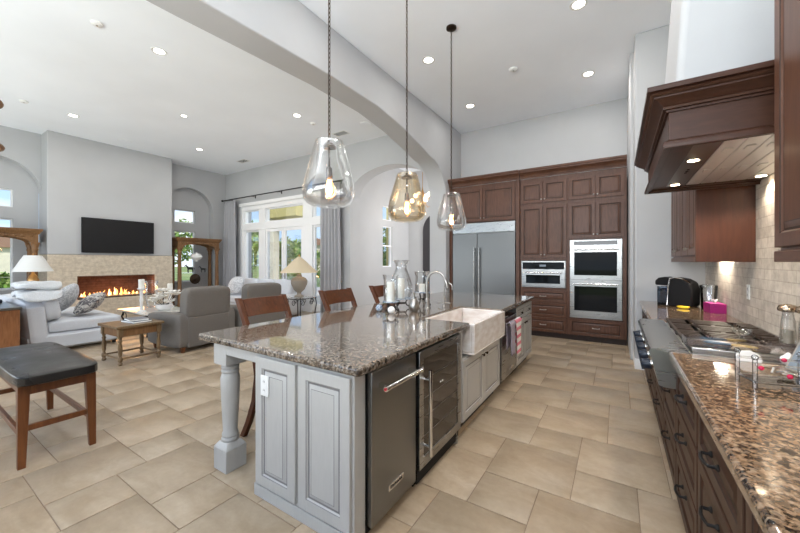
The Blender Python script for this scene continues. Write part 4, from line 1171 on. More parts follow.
# ---- pendants
def pendant(label, loc, gmat):
    t = thing('pendant_light', label, 'pendant lamp', loc, 0, 'glass pendants over the island')
    MB().lathe([(0.0, CZ - 0.001), (0.065, CZ - 0.001), (0.065, CZ - 0.02), (0.03, CZ - 0.035), (0, CZ - 0.036)], seg=24).build('ceiling_plate', 'bronze', t)
    ch = MB(); z = 2.345; k = 0
    while z < CZ - 0.05:
        pts = []
        for i in range(10):
            a = 2 * PI * i / 10
            u, w = 0.0085 * math.cos(a), 0.020 * math.sin(a)
            pts.append((u, 0, z + w) if k % 2 == 0 else (0, u, z + w))
        ch.tube(pts, 0.0036, 5, closed=True)
        z += 0.033; k += 1
    ch.tube([(0.004, 0.004, 2.33), (0.004, 0.004, CZ - 0.03)], 0.002, 5)
    ch.build('chain', 'bronze', t)
    MB().lathe([(0.0, 2.335), (0.012, 2.33), (0.012, 2.30), (0.055, 2.272), (0.060, 2.262), (0.0, 2.262)], seg=20).tube([(0, 0, 2.265), (0, 0, 2.12)], 0.008, 10).lathe([(0.010, 2.12), (0.022, 2.11), (0.024, 2.04), (0.018, 2.035), (0, 2.035)], seg=16).build('stem', 'bronze', t)
    P = [(0.0, 1.832), (0.08, 1.826), (0.125, 1.832), (0.160, 1.850), (0.182, 1.885), (0.190, 1.93), (0.186, 1.98), (0.172, 2.05), (0.150, 2.13), (0.128, 2.21), (0.112, 2.27), (0.104, 2.295), (0.098, 2.305)]
    rings = []
    def wob(r, a, z): return r * (1 + 0.018 * math.sin(3 * a + z * 14) + 0.012 * math.sin(5 * a - z * 23))
    prof = P[1:] + [(r - (0.016 if z < 1.95 else 0.010), z + (0.014 if z < 1.86 else 0)) for r, z in reversed(P[1:])]
    for r, z in prof:
        rings.append([(wob(r, 2 * PI * i / 36, z) * math.cos(2 * PI * i / 36), wob(r, 2 * PI * i / 36, z) * math.sin(2 * PI * i / 36), z) for i in range(36)])
    MB().loft(rings, True, True, True).build('shade', gmat, t, angle=80)
    MB().lathe([(0.012, 2.035), (0.016, 2.02), (0.030, 1.985), (0.034, 1.955), (0.028, 1.925), (0.012, 1.905), (0, 1.90)], seg=16).build('bulb', 'glass_amber', t)
    fl_ = MB()
    for i in range(6):
        a = 2 * PI * i / 6
        fl_.tube([(0.010 * math.cos(a), 0.010 * math.sin(a), 2.02), (0.014 * math.cos(a), 0.014 * math.sin(a), 1.97), (0.010 * math.cos(a + 0.5), 0.010 * math.sin(a + 0.5), 1.925)], 0.0042, 5)
    fl_.build('filament', 'bulb', t)
    light('pendant_glow', 'POINT', (loc[0], loc[1], 1.96), 4, (1, 0.62, 0.30), shadow_soft_size=0.03)
    return t
pendant('clear smoky glass pendant lamp nearest the camera', (-1.78, 1.81, 0), 'glass_smoke')
pendant('amber glass pendant lamp in the middle of the row of three', (-1.78, 2.90, 0), 'glass_amber')
pendant('glass pendant lamp farthest away, in front of the refrigerator', (-1.80, 4.03, 0), 'glass_smoke')

# ---- ceiling fittings
def downlight(label, x, y, r=0.085, e=42, col=(1, 0.95, 0.88), group='recessed ceiling lights'):
    t = thing('recessed_light', label, 'ceiling light', (x, y, CZ), 0, group)
    MB().lathe([(r * 0.78, -0.002), (r, -0.002), (r * 1.12, -0.006), (r * 1.15, 0.0), (r * 0.78, 0.0)], seg=28, cap0=False, cap1=False).build('trim_ring', 'white_plastic', t)
    MB().lathe([(r * 0.80, -0.0015), (r * 0.80, -0.0005)], seg=24).build('lens', 'lens', t)
    light('recessed_lamp', 'AREA', (x, y, CZ - 0.012), e, col, shape='DISK', size=r * 1.5)
    return t
KW = (1, 0.97, 0.93)
for x, y, lb in ((-2.38, 4.50, 'recessed ceiling light in the kitchen beside the arched wall'),
                 (-2.40, 6.26, 'recessed ceiling light in the kitchen over the refrigerator'),
                 (-0.39, 6.22, 'recessed ceiling light in the kitchen over the ovens'),
                 (-0.38, 4.48, 'recessed ceiling light at the top edge of the photo over the aisle')):
    downlight(lb, x, y, e=5 if x < -1 else 14, col=KW)
for x, y, lb in ((-5.54, 2.22, 'bright recessed ceiling light in the living room, nearest the camera'),
                 (-9.47, 2.23, 'recessed ceiling light in the living room left of the television'),
                 (-5.57, 4.73, 'recessed ceiling light in the living room above the nearer glass pendant'),
                 (-9.46, 4.74, 'recessed ceiling light in the living room above the right niche')):
    downlight(lb, x, y, e=15)
downlight('small recessed ceiling light in the middle of the living room ceiling', -7.56, 3.48, 0.06, 10)
for x, y in ((-2.38, 2.7), (-0.38, 2.7), (-2.38, 0.9), (-0.38, 0.9)):
    light('recessed_lamp', 'AREA', (x, y, CZ - 0.012), 5 if x < -1 else 14, KW, shape='DISK', size=0.13)
def grille(label, x, y):
    t = thing('ceiling_vent', label, 'vent', (x, y, CZ), 0, 'ceiling vents')
    MB().box(-0.20, -0.11, -0.008, 0.20, -0.085, 0).box(-0.20, 0.085, -0.008, 0.20, 0.11, 0).box(-0.20, -0.085, -0.008, -0.175, 0.085, 0).box(0.175, -0.085, -0.008, 0.20, 0.085, 0).build('frame', 'white_plastic', t)
    sm_ = MB()
    for k in range(7): sm_.box(-0.175, -0.077 + 0.024 * k, -0.004, 0.175, -0.072 + 0.024 * k, -0.001)
    sm_.build('louvers', 'white_plastic', t)
    MB().box(-0.175, -0.085, -0.001, 0.175, 0.085, -0.0002).build('duct', 'black_plastic', t)
grille('white ceiling vent above the left curtain', -9.44, 5.99)
grille('white ceiling vent just right of the nearer glass pendant', -5.48, 5.95)
for x, y, lb in ((-10.37, 3.40, 'flat round ceiling speaker in front of the television wall'), (-4.64, 5.84, 'flat round ceiling speaker by the arch to the nook')):
    t = thing('ceiling_speaker', lb, 'speaker', (x, y, CZ), 0, 'ceiling speakers')
    MB().lathe([(0.13, 0), (0.13, -0.006), (0.12, -0.008), (0, -0.008)], seg=28).build('grille', 'ceiling', t)
    MB().lathe([(0.13, 0), (0.137, -0.004), (0.137, 0)], seg=28, cap0=False, cap1=False).build('rim', 'white_plastic', t)
for x, y, lb in ((-5.55, 1.53, 'round white smoke detector on the living room ceiling near the arch'), (-1.37, 5.42, 'small white smoke detector on the kitchen ceiling'), (-9.39, 1.53, 'small white detector on the ceiling at the far left'), (-5.58, 5.18, 'small white detector on the ceiling left of the vent by the nook')):
    t = thing('smoke_detector', lb, 'detector', (x, y, CZ), 0, 'ceiling detectors')
    MB().lathe([(0.06, 0), (0.058, -0.02), (0.045, -0.03), (0, -0.032)], seg=20).build('housing', 'white_plastic', t)
    MB().lathe([(0.012, -0.03), (0.012, -0.036), (0, -0.036)], seg=10).build('test_button', 'nickel', t)

# ================================================================== LIVING ROOM
fp = thing('fireplace', 'linear gas fireplace in a tan ledger stone surround with flames', 'fireplace', (-11.0, 3.445, 0))
sm = MB()
sm.box(-0.7, -1.295, 0, 0.02, -0.785, 1.595).box(-0.7, 0.855, 0, 0.02, 1.295, 1.595).box(-0.7, -0.785, 1.075, 0.02, 0.855, 1.595).box(-0.7, -0.785, 0, 0.02, 0.855, 0.50)
sm.build('stone_surround', 'ledger_stone', fp)
MB().box(-0.50, -0.785, 0.50, -0.47, 0.855, 1.075).box(-0.47, -0.785, 0.50, -0.02, -0.765, 1.075).box(-0.47, 0.835, 0.50, -0.02, 0.855, 1.075).box(-0.47, -0.765, 1.055, -0.02, 0.835, 1.075).build('firebox', 'firebrick', fp)
MB().box(-0.47, -0.765, 0.50, -0.02, 0.835, 0.53).build('burner_bed', 'black_iron', fp)
rnd = random.Random(5)
gm = MB()
for k in range(140):
    s = rnd.uniform(0.015, 0.028)
    gm.soft((rnd.uniform(-0.42, -0.05), rnd.uniform(-0.74, 0.81), 0.53 + s * 0.4), (s, s, s * 0.7), 2.2, 3)
g_ = gm.build('lava_stones', 'stone_lamp', fp); g_['kind'] = 'stuff'
for k in range(26):
    y = -0.62 + 1.36 * k / 25 + rnd.uniform(-0.03, 0.03); h = rnd.uniform(0.07, 0.17) * (1.25 if 0.25 < k / 25 < 0.6 else 0.85); w = rnd.uniform(0.018, 0.034)
    l_ = rnd.uniform(-0.03, 0.03); x = rnd.uniform(-0.30, -0.20)
    MB().tube([(x, y, 0.54), (x, y + l_ * 0.3, 0.54 + h * 0.25), (x, y - l_ * 0.4, 0.54 + h * 0.6), (x, y + l_, 0.54 + h)], [w * 0.6, w, w * 0.55, 0.002], 7).build('flame', 'flame_tip' if k % 3 == 0 else 'flame', fp)
light('fire_glow', 'AREA', (-11.22, 3.47, 0.72), 9, (1, 0.48, 0.18), (0, R(-90), 0), shape='RECTANGLE', size=0.15, size_y=1.3)
tv = thing('television', 'black flat screen television mounted on the wall above the fireplace', 'television', (-10.93, 3.49, 1.65))
MB().box(-0.045, -0.76, 0, 0.0, 0.76, 0.865).build('housing', 'black_plastic', tv, bevel=0.004)
MB().box(0.0, -0.75, 0.015, 0.0015, 0.75, 0.855).build('screen', 'tv_screen', tv)
MB().box(-0.066, -0.2, 0.25, -0.045, 0.2, 0.6).build('wall_bracket', 'black_iron', tv)

# etageres
def etagere(label, cy):
    t = thing('etagere', label, 'shelf unit', (-11.24, cy, 0), 0, 'carved wooden etageres beside the fireplace')
    w, d = 0.56, 0.22
    for sx in (-1, 1):
        for sy in (-1, 1):
            MB().box(sx * d - 0.04, sy * w - 0.04, 0, sx * d + 0.04, sy * w + 0.04, 0.10).lathe([(0.055, 0.10), (0.066, 0.13), (0.050, 0.16), (0.056, 0.9), (0.046, 1.66), (0.062, 1.70), (0.050, 1.73), (0.074, 1.82)], (sx * d, sy * w, 0), 14).box(sx * d - 0.07, sy * w - 0.07, 1.82, sx * d + 0.07, sy * w + 0.07, 1.86).build('column', 'oak', t, bevel=0.003)
    poly = [(-w - 0.05, 2.04), (-w - 0.05, 1.86), (-w + 0.05, 1.86)] + arc(0, 1.86, w - 0.08, 0.12, 180, 0, 13) + [(w - 0.05, 1.86), (w + 0.05, 1.86), (w + 0.05, 2.04)]
    MB().prism(poly, d - 0.02, d + 0.045, 'yz').prism(poly, -d - 0.02, -d + 0.02, 'yz').build('frieze', 'oak', t)
    for sy in (-1, 1): MB().box(-d, sy * w - 0.03, 1.86, d, sy * w + 0.03, 2.04).build('side_rail', 'oak', t)
    MB().box(-d - 0.03, -w - 0.06, 2.04, d + 0.055, w + 0.06, 2.06).sweep([(-d - 0.03, -w - 0.06), (d + 0.055, -w - 0.06), (d + 0.055, w + 0.06), (-d - 0.03, w + 0.06)], [(-0.02, 2.04), (0.0, 2.04), (0.01, 2.07), (0.035, 2.10), (0.05, 2.13), (0.05, 2.16), (-0.02, 2.16)]).box(-d - 0.03, -w - 0.06, 2.06, d + 0.055, w + 0.06, 2.15).build('cornice', 'oak', t)
    cv = MB()
    for k in range(9):
        y = -w + 0.06 + k * (2 * w - 0.12) / 8
        cv.soft((d + 0.05, y, 2.0), (0.014, 0.035, 0.022), 2.2, 5)
    cv.build('carving', 'oak', t)
    for z in (0.35, 0.72, 1.08, 1.42): MB().box(-d, -w, z, d, w, z + 0.01).build('glass_shelf', 'glass', t)
    MB().box(-d - 0.05, -w - 0.05, 0.0, d + 0.05, w + 0.05, 0.08).build('plinth', 'oak', t, bevel=0.006)
    return t
e0 = etagere('carved wooden etagere left of the fireplace, behind the white-shaded lamp', 1.40)
dup(e0, (-11.24, 5.51, 0), 0, 'carved wooden etagere right of the fireplace with ornaments on glass shelves')
ur = thing('white_urn', 'white lidded bowl on the upper glass shelf of the right etagere', 'ornament', (-11.10, 5.47, 1.432))
MB().lathe([(0.05, 0), (0.03, 0.02), (0.04, 0.04), (0.13, 0.08), (0.17, 0.14), (0.165, 0.17), (0.15, 0.175)], seg=22).build('bowl', 'ceramic', ur)
MB().lathe([(0.16, 0.175), (0.12, 0.23), (0.03, 0.26), (0.03, 0.28), (0, 0.30)], seg=22).build('lid', 'ceramic', ur)
def horse(label, y, k):
    t = MB()
    t.soft((0, 0, 0.115 * k), (0.028 * k, 0.075 * k, 0.034 * k), 2.3, 8)
    t.tube([(0, -0.05 * k, 0.125 * k), (0, -0.085 * k, 0.17 * k), (0, -0.105 * k, 0.195 * k)], [0.026 * k, 0.02 * k, 0.014 * k], 8)
    t.tube([(0, -0.098 * k, 0.198 * k), (0, -0.125 * k, 0.185 * k), (0, -0.145 * k, 0.168 * k)], [0.016 * k, 0.014 * k, 0.009 * k], 8)
    for sx in (-1, 1):
        t.tube([(sx * 0.016 * k, -0.05 * k, 0.10 * k), (sx * 0.016 * k, -0.058 * k, 0.05 * k), (sx * 0.016 * k, -0.05 * k, 0.0)], [0.012 * k, 0.008 * k, 0.008 * k], 6)
        t.tube([(sx * 0.016 * k, 0.055 * k, 0.10 * k), (sx * 0.016 * k, 0.07 * k, 0.05 * k), (sx * 0.016 * k, 0.06 * k, 0.0)], [0.016 * k, 0.008 * k, 0.008 * k], 6)
        t.tube([(sx * 0.008 * k, -0.092 * k, 0.205 * k), (sx * 0.010 * k, -0.09 * k, 0.222 * k)], [0.005 * k, 0.001], 5)
    t.tube([(0, 0.07 * k, 0.13 * k), (0, 0.10 * k, 0.12 * k), (0, 0.105 * k, 0.06 * k)], [0.01 * k, 0.01 * k, 0.003 * k], 6)
    o = t.build('horse_figurine', 'horse_black', loc=(-11.08, y, 1.092))
    return tag(o, label, 'figurine', 'horse figurines on the glass shelf')
horse('black horse figurine on the left of the glass shelf', 5.28, 1.15)
horse('smaller black horse figurine on the right of the glass shelf', 5.66, 0.95)
bo = thing('decorative_bowl', 'dark round plate standing on the lower glass shelf of the right etagere', 'bowl', (-11.05, 5.43, 0.732))
bo.scale = (0.85, 0.85, 0.85)
MB().lathe([(0.02, 0.0), (0.10, -0.03), (0.17, -0.06), (0.19, -0.055), (0.16, -0.04), (0.0, -0.015)], (0, 0, 0.19), 24, 'x').build('plate', 'bronze', bo)
MB().tube([(0.04, -0.08, 0.012), (0.05, -0.07, 0.04), (-0.07, 0, 0.12), (0.05, 0.07, 0.04), (0.04, 0.08, 0.012)], 0.006, 6).build('stand', 'black_iron', bo)

# sofa seen from its end, beside the fireplace
def sofa(name, label, loc, rot, w, d, sh, bh, arms=True, slope=0.12):
    t = thing(name, label, 'sofa', loc, rot, None)
    h = w / 2
    MB().soft((0, 0.02, 0.17), (h, d / 2, 0.13), 14, 8).build('base', 'sofa_white', t)
    n = max(2, round(w / 0.8)); cw = (w - 0.06) / n
    for k in range(n):
        x = -w / 2 + 0.03 + cw * (k + 0.5)
        MB().soft((x, -0.10, sh - 0.08), (cw / 2 - 0.004, d / 2 - 0.10, 0.095), 7, 10, puff=0.1).build('seat_cushion', 'sofa_white', t)
        MB().soft((x, d / 2 - 0.27, (sh + bh) / 2 + 0.02), (cw / 2 - 0.006, 0.12, (bh - sh) / 2 + 0.0), 4.5, 10, rx=R(-10)).build('back_cushion', 'sofa_white', t)
    MB().soft((0, d / 2 - 0.11, bh / 2 + 0.02), (h, 0.13, bh / 2 - 0.02), 8, 10, rx=R(-5)).build('back', 'sofa_white', t)
    if arms:
        for sx in (-1, 1): MB().soft((sx * (h - 0.02), -0.02, 0.31), (0.11, d / 2 - 0.03, 0.28), 6, 10).build('arm', 'sofa_white', t)
    for sx in (-1, 1):
        for sy in (-1, 1): MB().loft([[(sx * (h - 0.1) + a * k, sy * (d / 2 - 0.12) + b * k, z) for a, b in ((-1, -1), (1, -1), (1, 1), (-1, 1))] for z, k in ((0, 0.02), (0.06, 0.03))]).build('leg', 'toe_black', t)
    return t
sofa('sofa', 'white armless sofa beside the fireplace seen from its end', (-8.55, 1.83, 0), R(180), 2.3, 1.18, 0.47, 0.84, arms=False)
def pillow(name, label, loc, half, mt, rz, rx, ry=0, group=None):
    o = MB().soft((0, 0, 0), half, 3.0, 12, rz=rz, rx=rx, ry=ry, fn=lambda w: (w.x, w.y, w.z * (1.25 - 0.75 * min(1, (abs(w.x) / half[0]) ** 2 + (abs(w.y) / half[1]) ** 2) / 1.2))).build(name, mt, loc=loc)
    return tag(o, label, 'pillow', group)
pillow('throw_pillow', 'pale patterned throw pillow leaning on the white sofa back beside the folded towels', (-8.20, 1.84, 0.79), (0.33, 0.27, 0.11), 'pillow_pale', R(168), R(-62), R(6))
pillow('throw_pillow', 'dark grey and brown patterned throw pillow on the white sofa seat', (-7.80, 2.06, 0.70), (0.30, 0.24, 0.10), 'pillow_brown', R(150), R(-38), R(-8))
def towelstack(label, loc, half, seed):
    q = random.Random(seed); a, b, c_ = q.uniform(0, 6), q.uniform(0, 6), q.uniform(0, 6)
    def f(w):
        fold = 0.5 * half[2] * math.sin(w.x * 13 + a) * math.sin(w.y * 9 + b)
        return (w.x + 0.02 * math.sin(w.z * 40 + c_ + w.y * 8), w.y + 0.015 * math.sin(w.x * 11 + c_), w.z + fold * 0.55 + 0.012 * math.sin(w.x * 30 + w.y * 12 + a) - 0.9 * max(0, w.x - 0.22) ** 2 * 6 * (1 if w.z > -9 else 0))
    o = MB().soft((0, 0, 0), half, 5.5, 18, fn=f).build('folded_towel', 'towel_white', loc=loc, angle=80)
    return tag(o, label, 'towel', 'folded towels on the sofa')
towelstack('white towel at the bottom of the folded stack on the sofa back', (-7.66, 1.40, 0.935), (0.34, 0.25, 0.045), 3)
towelstack('white towel on top of the folded stack on the sofa back', (-7.72, 1.40, 1.058), (0.30, 0.24, 0.042), 8)
# console behind the sofa
co = thing('console_chest', 'carved wooden console chest with stone top at the left edge', 'chest', (-7.85, 0.98, 0))
MB().box(-0.74, -0.17, 0.06, 0.74, 0.14, 0.75).build('carcass', 'console_wood', co, bevel=0.004)
MB().box(-0.77, -0.19, 0.75, 0.77, 0.155, 0.785).build('top', 'steel_dark', co, bevel=0.004)
MB().box(-0.76, -0.18, 0.0, 0.76, 0.15, 0.07).build('plinth', 'console_wood', co, bevel=0.004)
for k in range(3):
    a = -0.72 + 0.485 * k
    f = front(co, 'door', a, 0.09, a + 0.465, 0.73, -0.17, ('console_wood', 'cabinet_glaze'), hw=[('knob', a + 0.42, 0.42, 'bronze')])
    cv = MB()
    for i in range(4):
        for j in range(6): cv.soft((a + 0.135 + 0.065 * i, -0.183, 0.20 + 0.082 * j), (0.026, 0.014, 0.034), 2.2, 4)
    cv.build('carving', 'console_wood', f)
# bronze figure on console
sg = thing('bronze_sculpture', 'dark bronze abstract sculpture on the console at the left edge', 'sculpture', (-8.15, 0.98, 0.786))
MB().box(-0.13, -0.10, 0, 0.13, 0.10, 0.05).build('base', 'statue_bronze', sg, bevel=0.006)
q = MB()
q.soft((0, 0, 0.17), (0.075, 0.065, 0.13), 2.3, 10).soft((0.02, 0, 0.33), (0.085, 0.06, 0.09), 2.2, 10).soft((0.03, -0.01, 0.45), (0.04, 0.045, 0.055), 2, 8)
q.tube([(0.08, 0, 0.36), (0.15, 0.0, 0.27), (0.09, -0.03, 0.20)], [0.03, 0.024, 0.02], 8).tube([(-0.06, 0, 0.36), (-0.13, 0.02, 0.42), (-0.10, 0.02, 0.52)], [0.028, 0.022, 0.014], 8)
q.tube([(0.04, 0, 0.10), (0.12, -0.02, 0.12), (0.13, -0.03, 0.05)], [0.04, 0.032, 0.03], 8)
q.build('figure', 'statue_bronze', sg)
# lamp with white shade, on an end table past the sofa
et = thing('lamp_table', 'wooden lamp table behind the far end of the white sofa', 'table', (-10.15, 1.78, 0))
MB().lathe([(0.26, 0.72), (0.27, 0.73), (0.27, 0.75), (0.26, 0.755)], seg=28).build('top', 'oak', et)
MB().lathe([(0.16, 0), (0.15, 0.03), (0.05, 0.06), (0.035, 0.2), (0.05, 0.4), (0.03, 0.55), (0.06, 0.70), (0.12, 0.72)], seg=18).build('pedestal', 'oak', et)
def lamp(label, loc, base, shade, base_m, shade_m, glow):
    t = thing('table_lamp', label, 'lamp', loc, 0)
    MB().lathe(base, seg=24).build('base', base_m, t)
    zt = base[-1][1]
    r0, r1, z0, z1 = shade
    P = [(r0, z0), (r0 * 0.62 + r1 * 0.38, z0 + (z1 - z0) * 0.36), (r0 * 0.30 + r1 * 0.70, z0 + (z1 - z0) * 0.72), (r1, z1)]
    MB().lathe(P + [(a - 0.004, b) for a, b in reversed(P)], seg=32, cap0=False, cap1=False).build('shade', shade_m, t)
    MB().tube([(0, 0, zt - 0.01), (0, 0, z1 + 0.02)], 0.006, 8).lathe([(0.004, z1 + 0.01), (0.016, z1 + 0.025), (0.008, z1 + 0.045), (0, z1 + 0.05)], seg=12).tube([(-r1, 0, z1 - 0.002), (r1, 0, z1 - 0.002)], 0.003, 6).build('stem', 'brass', t)
    MB().soft((0, 0, (z0 + z1) / 2), (0.03, 0.03, 0.045), 2, 6).build('bulb', 'bulb_white', t)
    light('lamp_glow', 'POINT', (loc[0], loc[1], loc[2] + (z0 + z1) / 2), glow, (1, 0.78, 0.5), shadow_soft_size=0.05)
    return t
lamp('table lamp with wide white cone shade left of the fireplace', (-10.15, 1.78, 0.755), [(0.08, 0), (0.08, 0.02), (0.04, 0.04), (0.05, 0.10), (0.085, 0.22), (0.09, 0.30), (0.06, 0.38), (0.03, 0.42), (0.02, 0.46)], (0.305, 0.13, 0.47, 0.80), 'brass', 'shade_white', 2)
# side table with books
st = thing('side_table', 'small wooden side table with turned legs beside the grey armchair', 'table', (-5.99, 2.045, 0), R(3))
MB().box(-0.31, -0.29, 0.505, 0.31, 0.29, 0.54).build('top', 'oak_grey', st, bevel=0.005)
MB().box(-0.265, -0.245, 0.39, 0.265, 0.245, 0.505).build('apron', 'oak', st, bevel=0.003)
for sx in (-1, 1):
    for sy in (-1, 1):
        MB().box(sx * 0.255 - 0.028, sy * 0.235 - 0.028, 0.39, sx * 0.255 + 0.028, sy * 0.235 + 0.028, 0.505).lathe([(0.018, 0), (0.030, 0.02), (0.018, 0.045), (0.028, 0.06), (0.028, 0.10), (0.016, 0.12), (0.024, 0.16), (0.028, 0.24), (0.018, 0.31), (0.027, 0.33), (0.017, 0.35), (0.026, 0.39)], (sx * 0.255, sy * 0.235, 0), 12).build('leg', 'oak_grey', st)
for a in ((-0.255, -0.235, 0.255, -0.235), (-0.255, 0.235, 0.255, 0.235), (-0.255, -0.235, -0.255, 0.235), (0.255, -0.235, 0.255, 0.235)):
    MB().tube([(a[0], a[1], 0.085), (a[2], a[3], 0.085)], 0.013, 8).build('stretcher', 'oak_grey', st)
for k, (mt, w, d, rz) in enumerate((('book_blue', 0.17, 0.12, 8), ('book_grey', 0.15, 0.115, -6))):
    b = thing('book', ('blue hardcover book at the bottom of the pair on the side table', 'grey hardcover book on top of the pair on the side table')[k], 'book', (-5.98, 2.10, 0.54 + 0.026 * k), R(rz), 'books on the side table')
    MB().box(-w, -d, 0, w, d, 0.003).box(-w, -d, 0.023, w, d, 0.026).box(-w, d - 0.003, 0.003, w, d, 0.023).build('cover', mt, b)
    MB().box(-w + 0.004, -d + 0.005, 0.003, w - 0.004, d - 0.003, 0.023).build('pages', 'paper', b)
# armchairs (back towards the kitchen)
def armchair(label, loc, rot):
    t = thing('armchair', label, 'armchair', loc, rot, 'grey armchairs with their backs to the kitchen')
    MB().soft((0, 0.0, 0.25), (0.36, 0.40, 0.17), 10, 8).build('base', 'chair_grey', t)
    MB().soft((0, -0.07, 0.44), (0.325, 0.36, 0.085), 6, 10, puff=0.15).build('seat_cushion', 'chair_grey', t)
    MB().box(-0.355, 0.36, 0.07, 0.355, 0.44, 0.55).build('back_panel', 'chair_grey', t, bevel=0.02, bseg=3)
    MB().soft((0, 0.345, 0.765), (0.385, 0.115, 0.245), 7, 12, rx=R(-4)).build('backrest', 'chair_grey', t)
    for sx in (-1, 1): MB().soft((sx * 0.41, -0.02, 0.345), (0.085, 0.455, 0.28), 9, 10, fn=lambda w: (w.x, w.y, w.z * (0.93 + 0.10 * w.y))).build('arm', 'chair_grey', t)
    for sx in (-1, 1):
        for sy in (-1, 1): MB().loft([[(sx * 0.40 + a * k, sy * 0.37 + b * k, z) for a, b in ((-1, -1), (1, -1), (1, 1), (-1, 1))] for z, k in ((0, 0.018), (0.08, 0.028))]).build('leg', 'bench_wood', t)
    return t
a0 = armchair('grey leather armchair behind the wooden side table, seen from behind', (-6.12, 2.97, 0), R(-85))
a0.rotation_euler = (0, 0, R(-84 + 0))
a1 = dup(a0, (-6.15, 4.08, 0), R(-90), 'grey leather armchair behind the nearest bar stool')
# coffee table with flowers and candles
kt = thing('coffee_table', 'low coffee table with pale stone top and iron base by the fireplace', 'coffee table', (-8.0, 3.12, 0))
MB().box(-0.65, -0.42, 0.42, 0.65, 0.42, 0.455).build('top', 'marble', kt, bevel=0.006)
fm = MB()
for sx in (-1, 1):
    for sy in (-1, 1):
        fm.tube([(sx * 0.56, sy * 0.34, 0), (sx * 0.50, sy * 0.30, 0.12), (sx * 0.58, sy * 0.36, 0.30), (sx * 0.54, sy * 0.33, 0.42)], 0.016, 8)
        fm.tube([(sx * (0.48 + 0.07 * math.cos(a)), sy * 0.34, 0.32 + 0.07 * math.sin(a)) for a in lin(0, 5.2, 12)], 0.008, 6)
fm.tube([(-0.56, -0.34, 0.40), (0.56, -0.34, 0.40), (0.56, 0.34, 0.40), (-0.56, 0.34, 0.40)], 0.012, 6, closed=True)
fm.build('iron_base', 'black_iron', kt)
def pillarstick(label, loc, h, r):
    t = thing('candlestick', label, 'candlestick', loc, 0, 'white candlesticks on the coffee table')
    MB().lathe([(r * 1.5, 0), (r * 1.5, 0.015), (r * 0.6, 0.04), (r * 0.45, h * 0.4), (r * 0.7, h * 0.5), (r * 0.45, h * 0.6), (r * 0.6, h * 0.9), (r * 1.3, h - 0.015), (r * 1.3, h)], seg=18).build('holder', 'ceramic', t)
    return t
for lb, cl, x, y, h, ch in (('tall white candlestick standing left of the white flowers', 'white candle on the tall candlestick left of the flowers', -7.74, 2.80, 0.46, 0.17), ('white candlestick at the back of the coffee table right of the flowers', 'white candle on the candlestick right of the flowers', -8.15, 3.47, 0.36, 0.14)):
    pillarstick(lb, (x, y, 0.455), h, 0.055)
    candle(cl, (x, y, 0.455 + h), 0.05, ch, 'white pillar candles on the coffee table')
vz = thing('glass_vase', 'clear glass hurricane vase on the coffee table behind the flowers', 'vase', (-8.35, 3.20, 0.456))
P = [(0.07, 0), (0.075, 0.05), (0.12, 0.20), (0.12, 0.36), (0.10, 0.46), (0.13, 0.56)]
MB().lathe(P + [(a - 0.005, b + 0.004) for a, b in reversed(P)], seg=22).build('glass', 'glass', vz)
MB().lathe([(0.075, 0.0), (0.075, 0.0), (0.045, 0.01), (0.04, 0.02)], seg=18).build('foot', 'glass', vz)
fw = thing('flower_arrangement', 'white blossom arrangement with dark leaves on the coffee table', 'flowers', (-7.66, 3.16, 0.456))
MB().lathe([(0.09, 0), (0.13, 0.03), (0.15, 0.09), (0.14, 0.12), (0.12, 0.12), (0, 0.10)], seg=20).build('bowl', 'ceramic', fw)
rnd = random.Random(11)
for k in range(15):
    a = rnd.uniform(0, 2 * PI); rr = rnd.uniform(0.03, 0.28); cx, cy, cz = rr * math.cos(a), rr * math.sin(a), rnd.uniform(0.20, 0.46) - rr * 0.3
    MB().tube([(cx * 0.25, cy * 0.25, 0.10), (cx * 0.7, cy * 0.7, cz * 0.7), (cx, cy, cz)], 0.004, 5).build('stem', 'leaf', fw)
    b = MB()
    for i in range(7):
        t = 2 * PI * i / 7
        b.soft((cx + 0.06 * math.cos(t), cy + 0.06 * math.sin(t), cz + 0.016), (0.052, 0.034, 0.010), 2, 4, rz=t, ry=R(-25))
    b.soft((cx, cy, cz + 0.015), (0.016, 0.016, 0.014), 2, 4)
    b.build('blossom', 'petal', fw)
# far white sofa and its pillow
sofa('sofa', 'white sofa in front of the french doors', (-8.25, 5.75, 0), 0, 2.25, 0.95, 0.47, 0.93, arms=True)
pillow('throw_pillow', 'pale patterned throw pillow on the left end of the far white sofa', (-8.96, 5.47, 0.775), (0.25, 0.25, 0.11), 'pillow_pale', R(10), R(65))
# iron end table and lamp
it = thing('end_table', 'black scrolled iron end table with glass top under the beige lamp', 'table', (-6.13, 5.27, 0))
MB().box(-0.30, -0.30, 0.605, 0.30, 0.30, 0.62).build('glass_top', 'glass', it, bevel=0.004)
for sx in (-1, 1):
    for sy in (-1, 1):
        MB().tube([(sx * 0.28, sy * 0.28, 0), (sx * 0.24, sy * 0.24, 0.18), (sx * 0.27, sy * 0.27, 0.45), (sx * 0.26, sy * 0.26, 0.60)], 0.012, 8).build('leg', 'black_iron', it)
sc_ = MB()
sc_.tube([(-0.27, -0.27, 0.595), (0.27, -0.27, 0.595), (0.27, 0.27, 0.595), (-0.27, 0.27, 0.595)], 0.010, 6, closed=True)
sc_.build('top_rail', 'black_iron', it)
sc_ = MB()
sc_.tube([(-0.25, -0.25, 0.12), (0.25, -0.25, 0.12), (0.25, 0.25, 0.12), (-0.25, 0.25, 0.12)], 0.008, 6, closed=True)
sc_.build('lower_rail', 'black_iron', it)
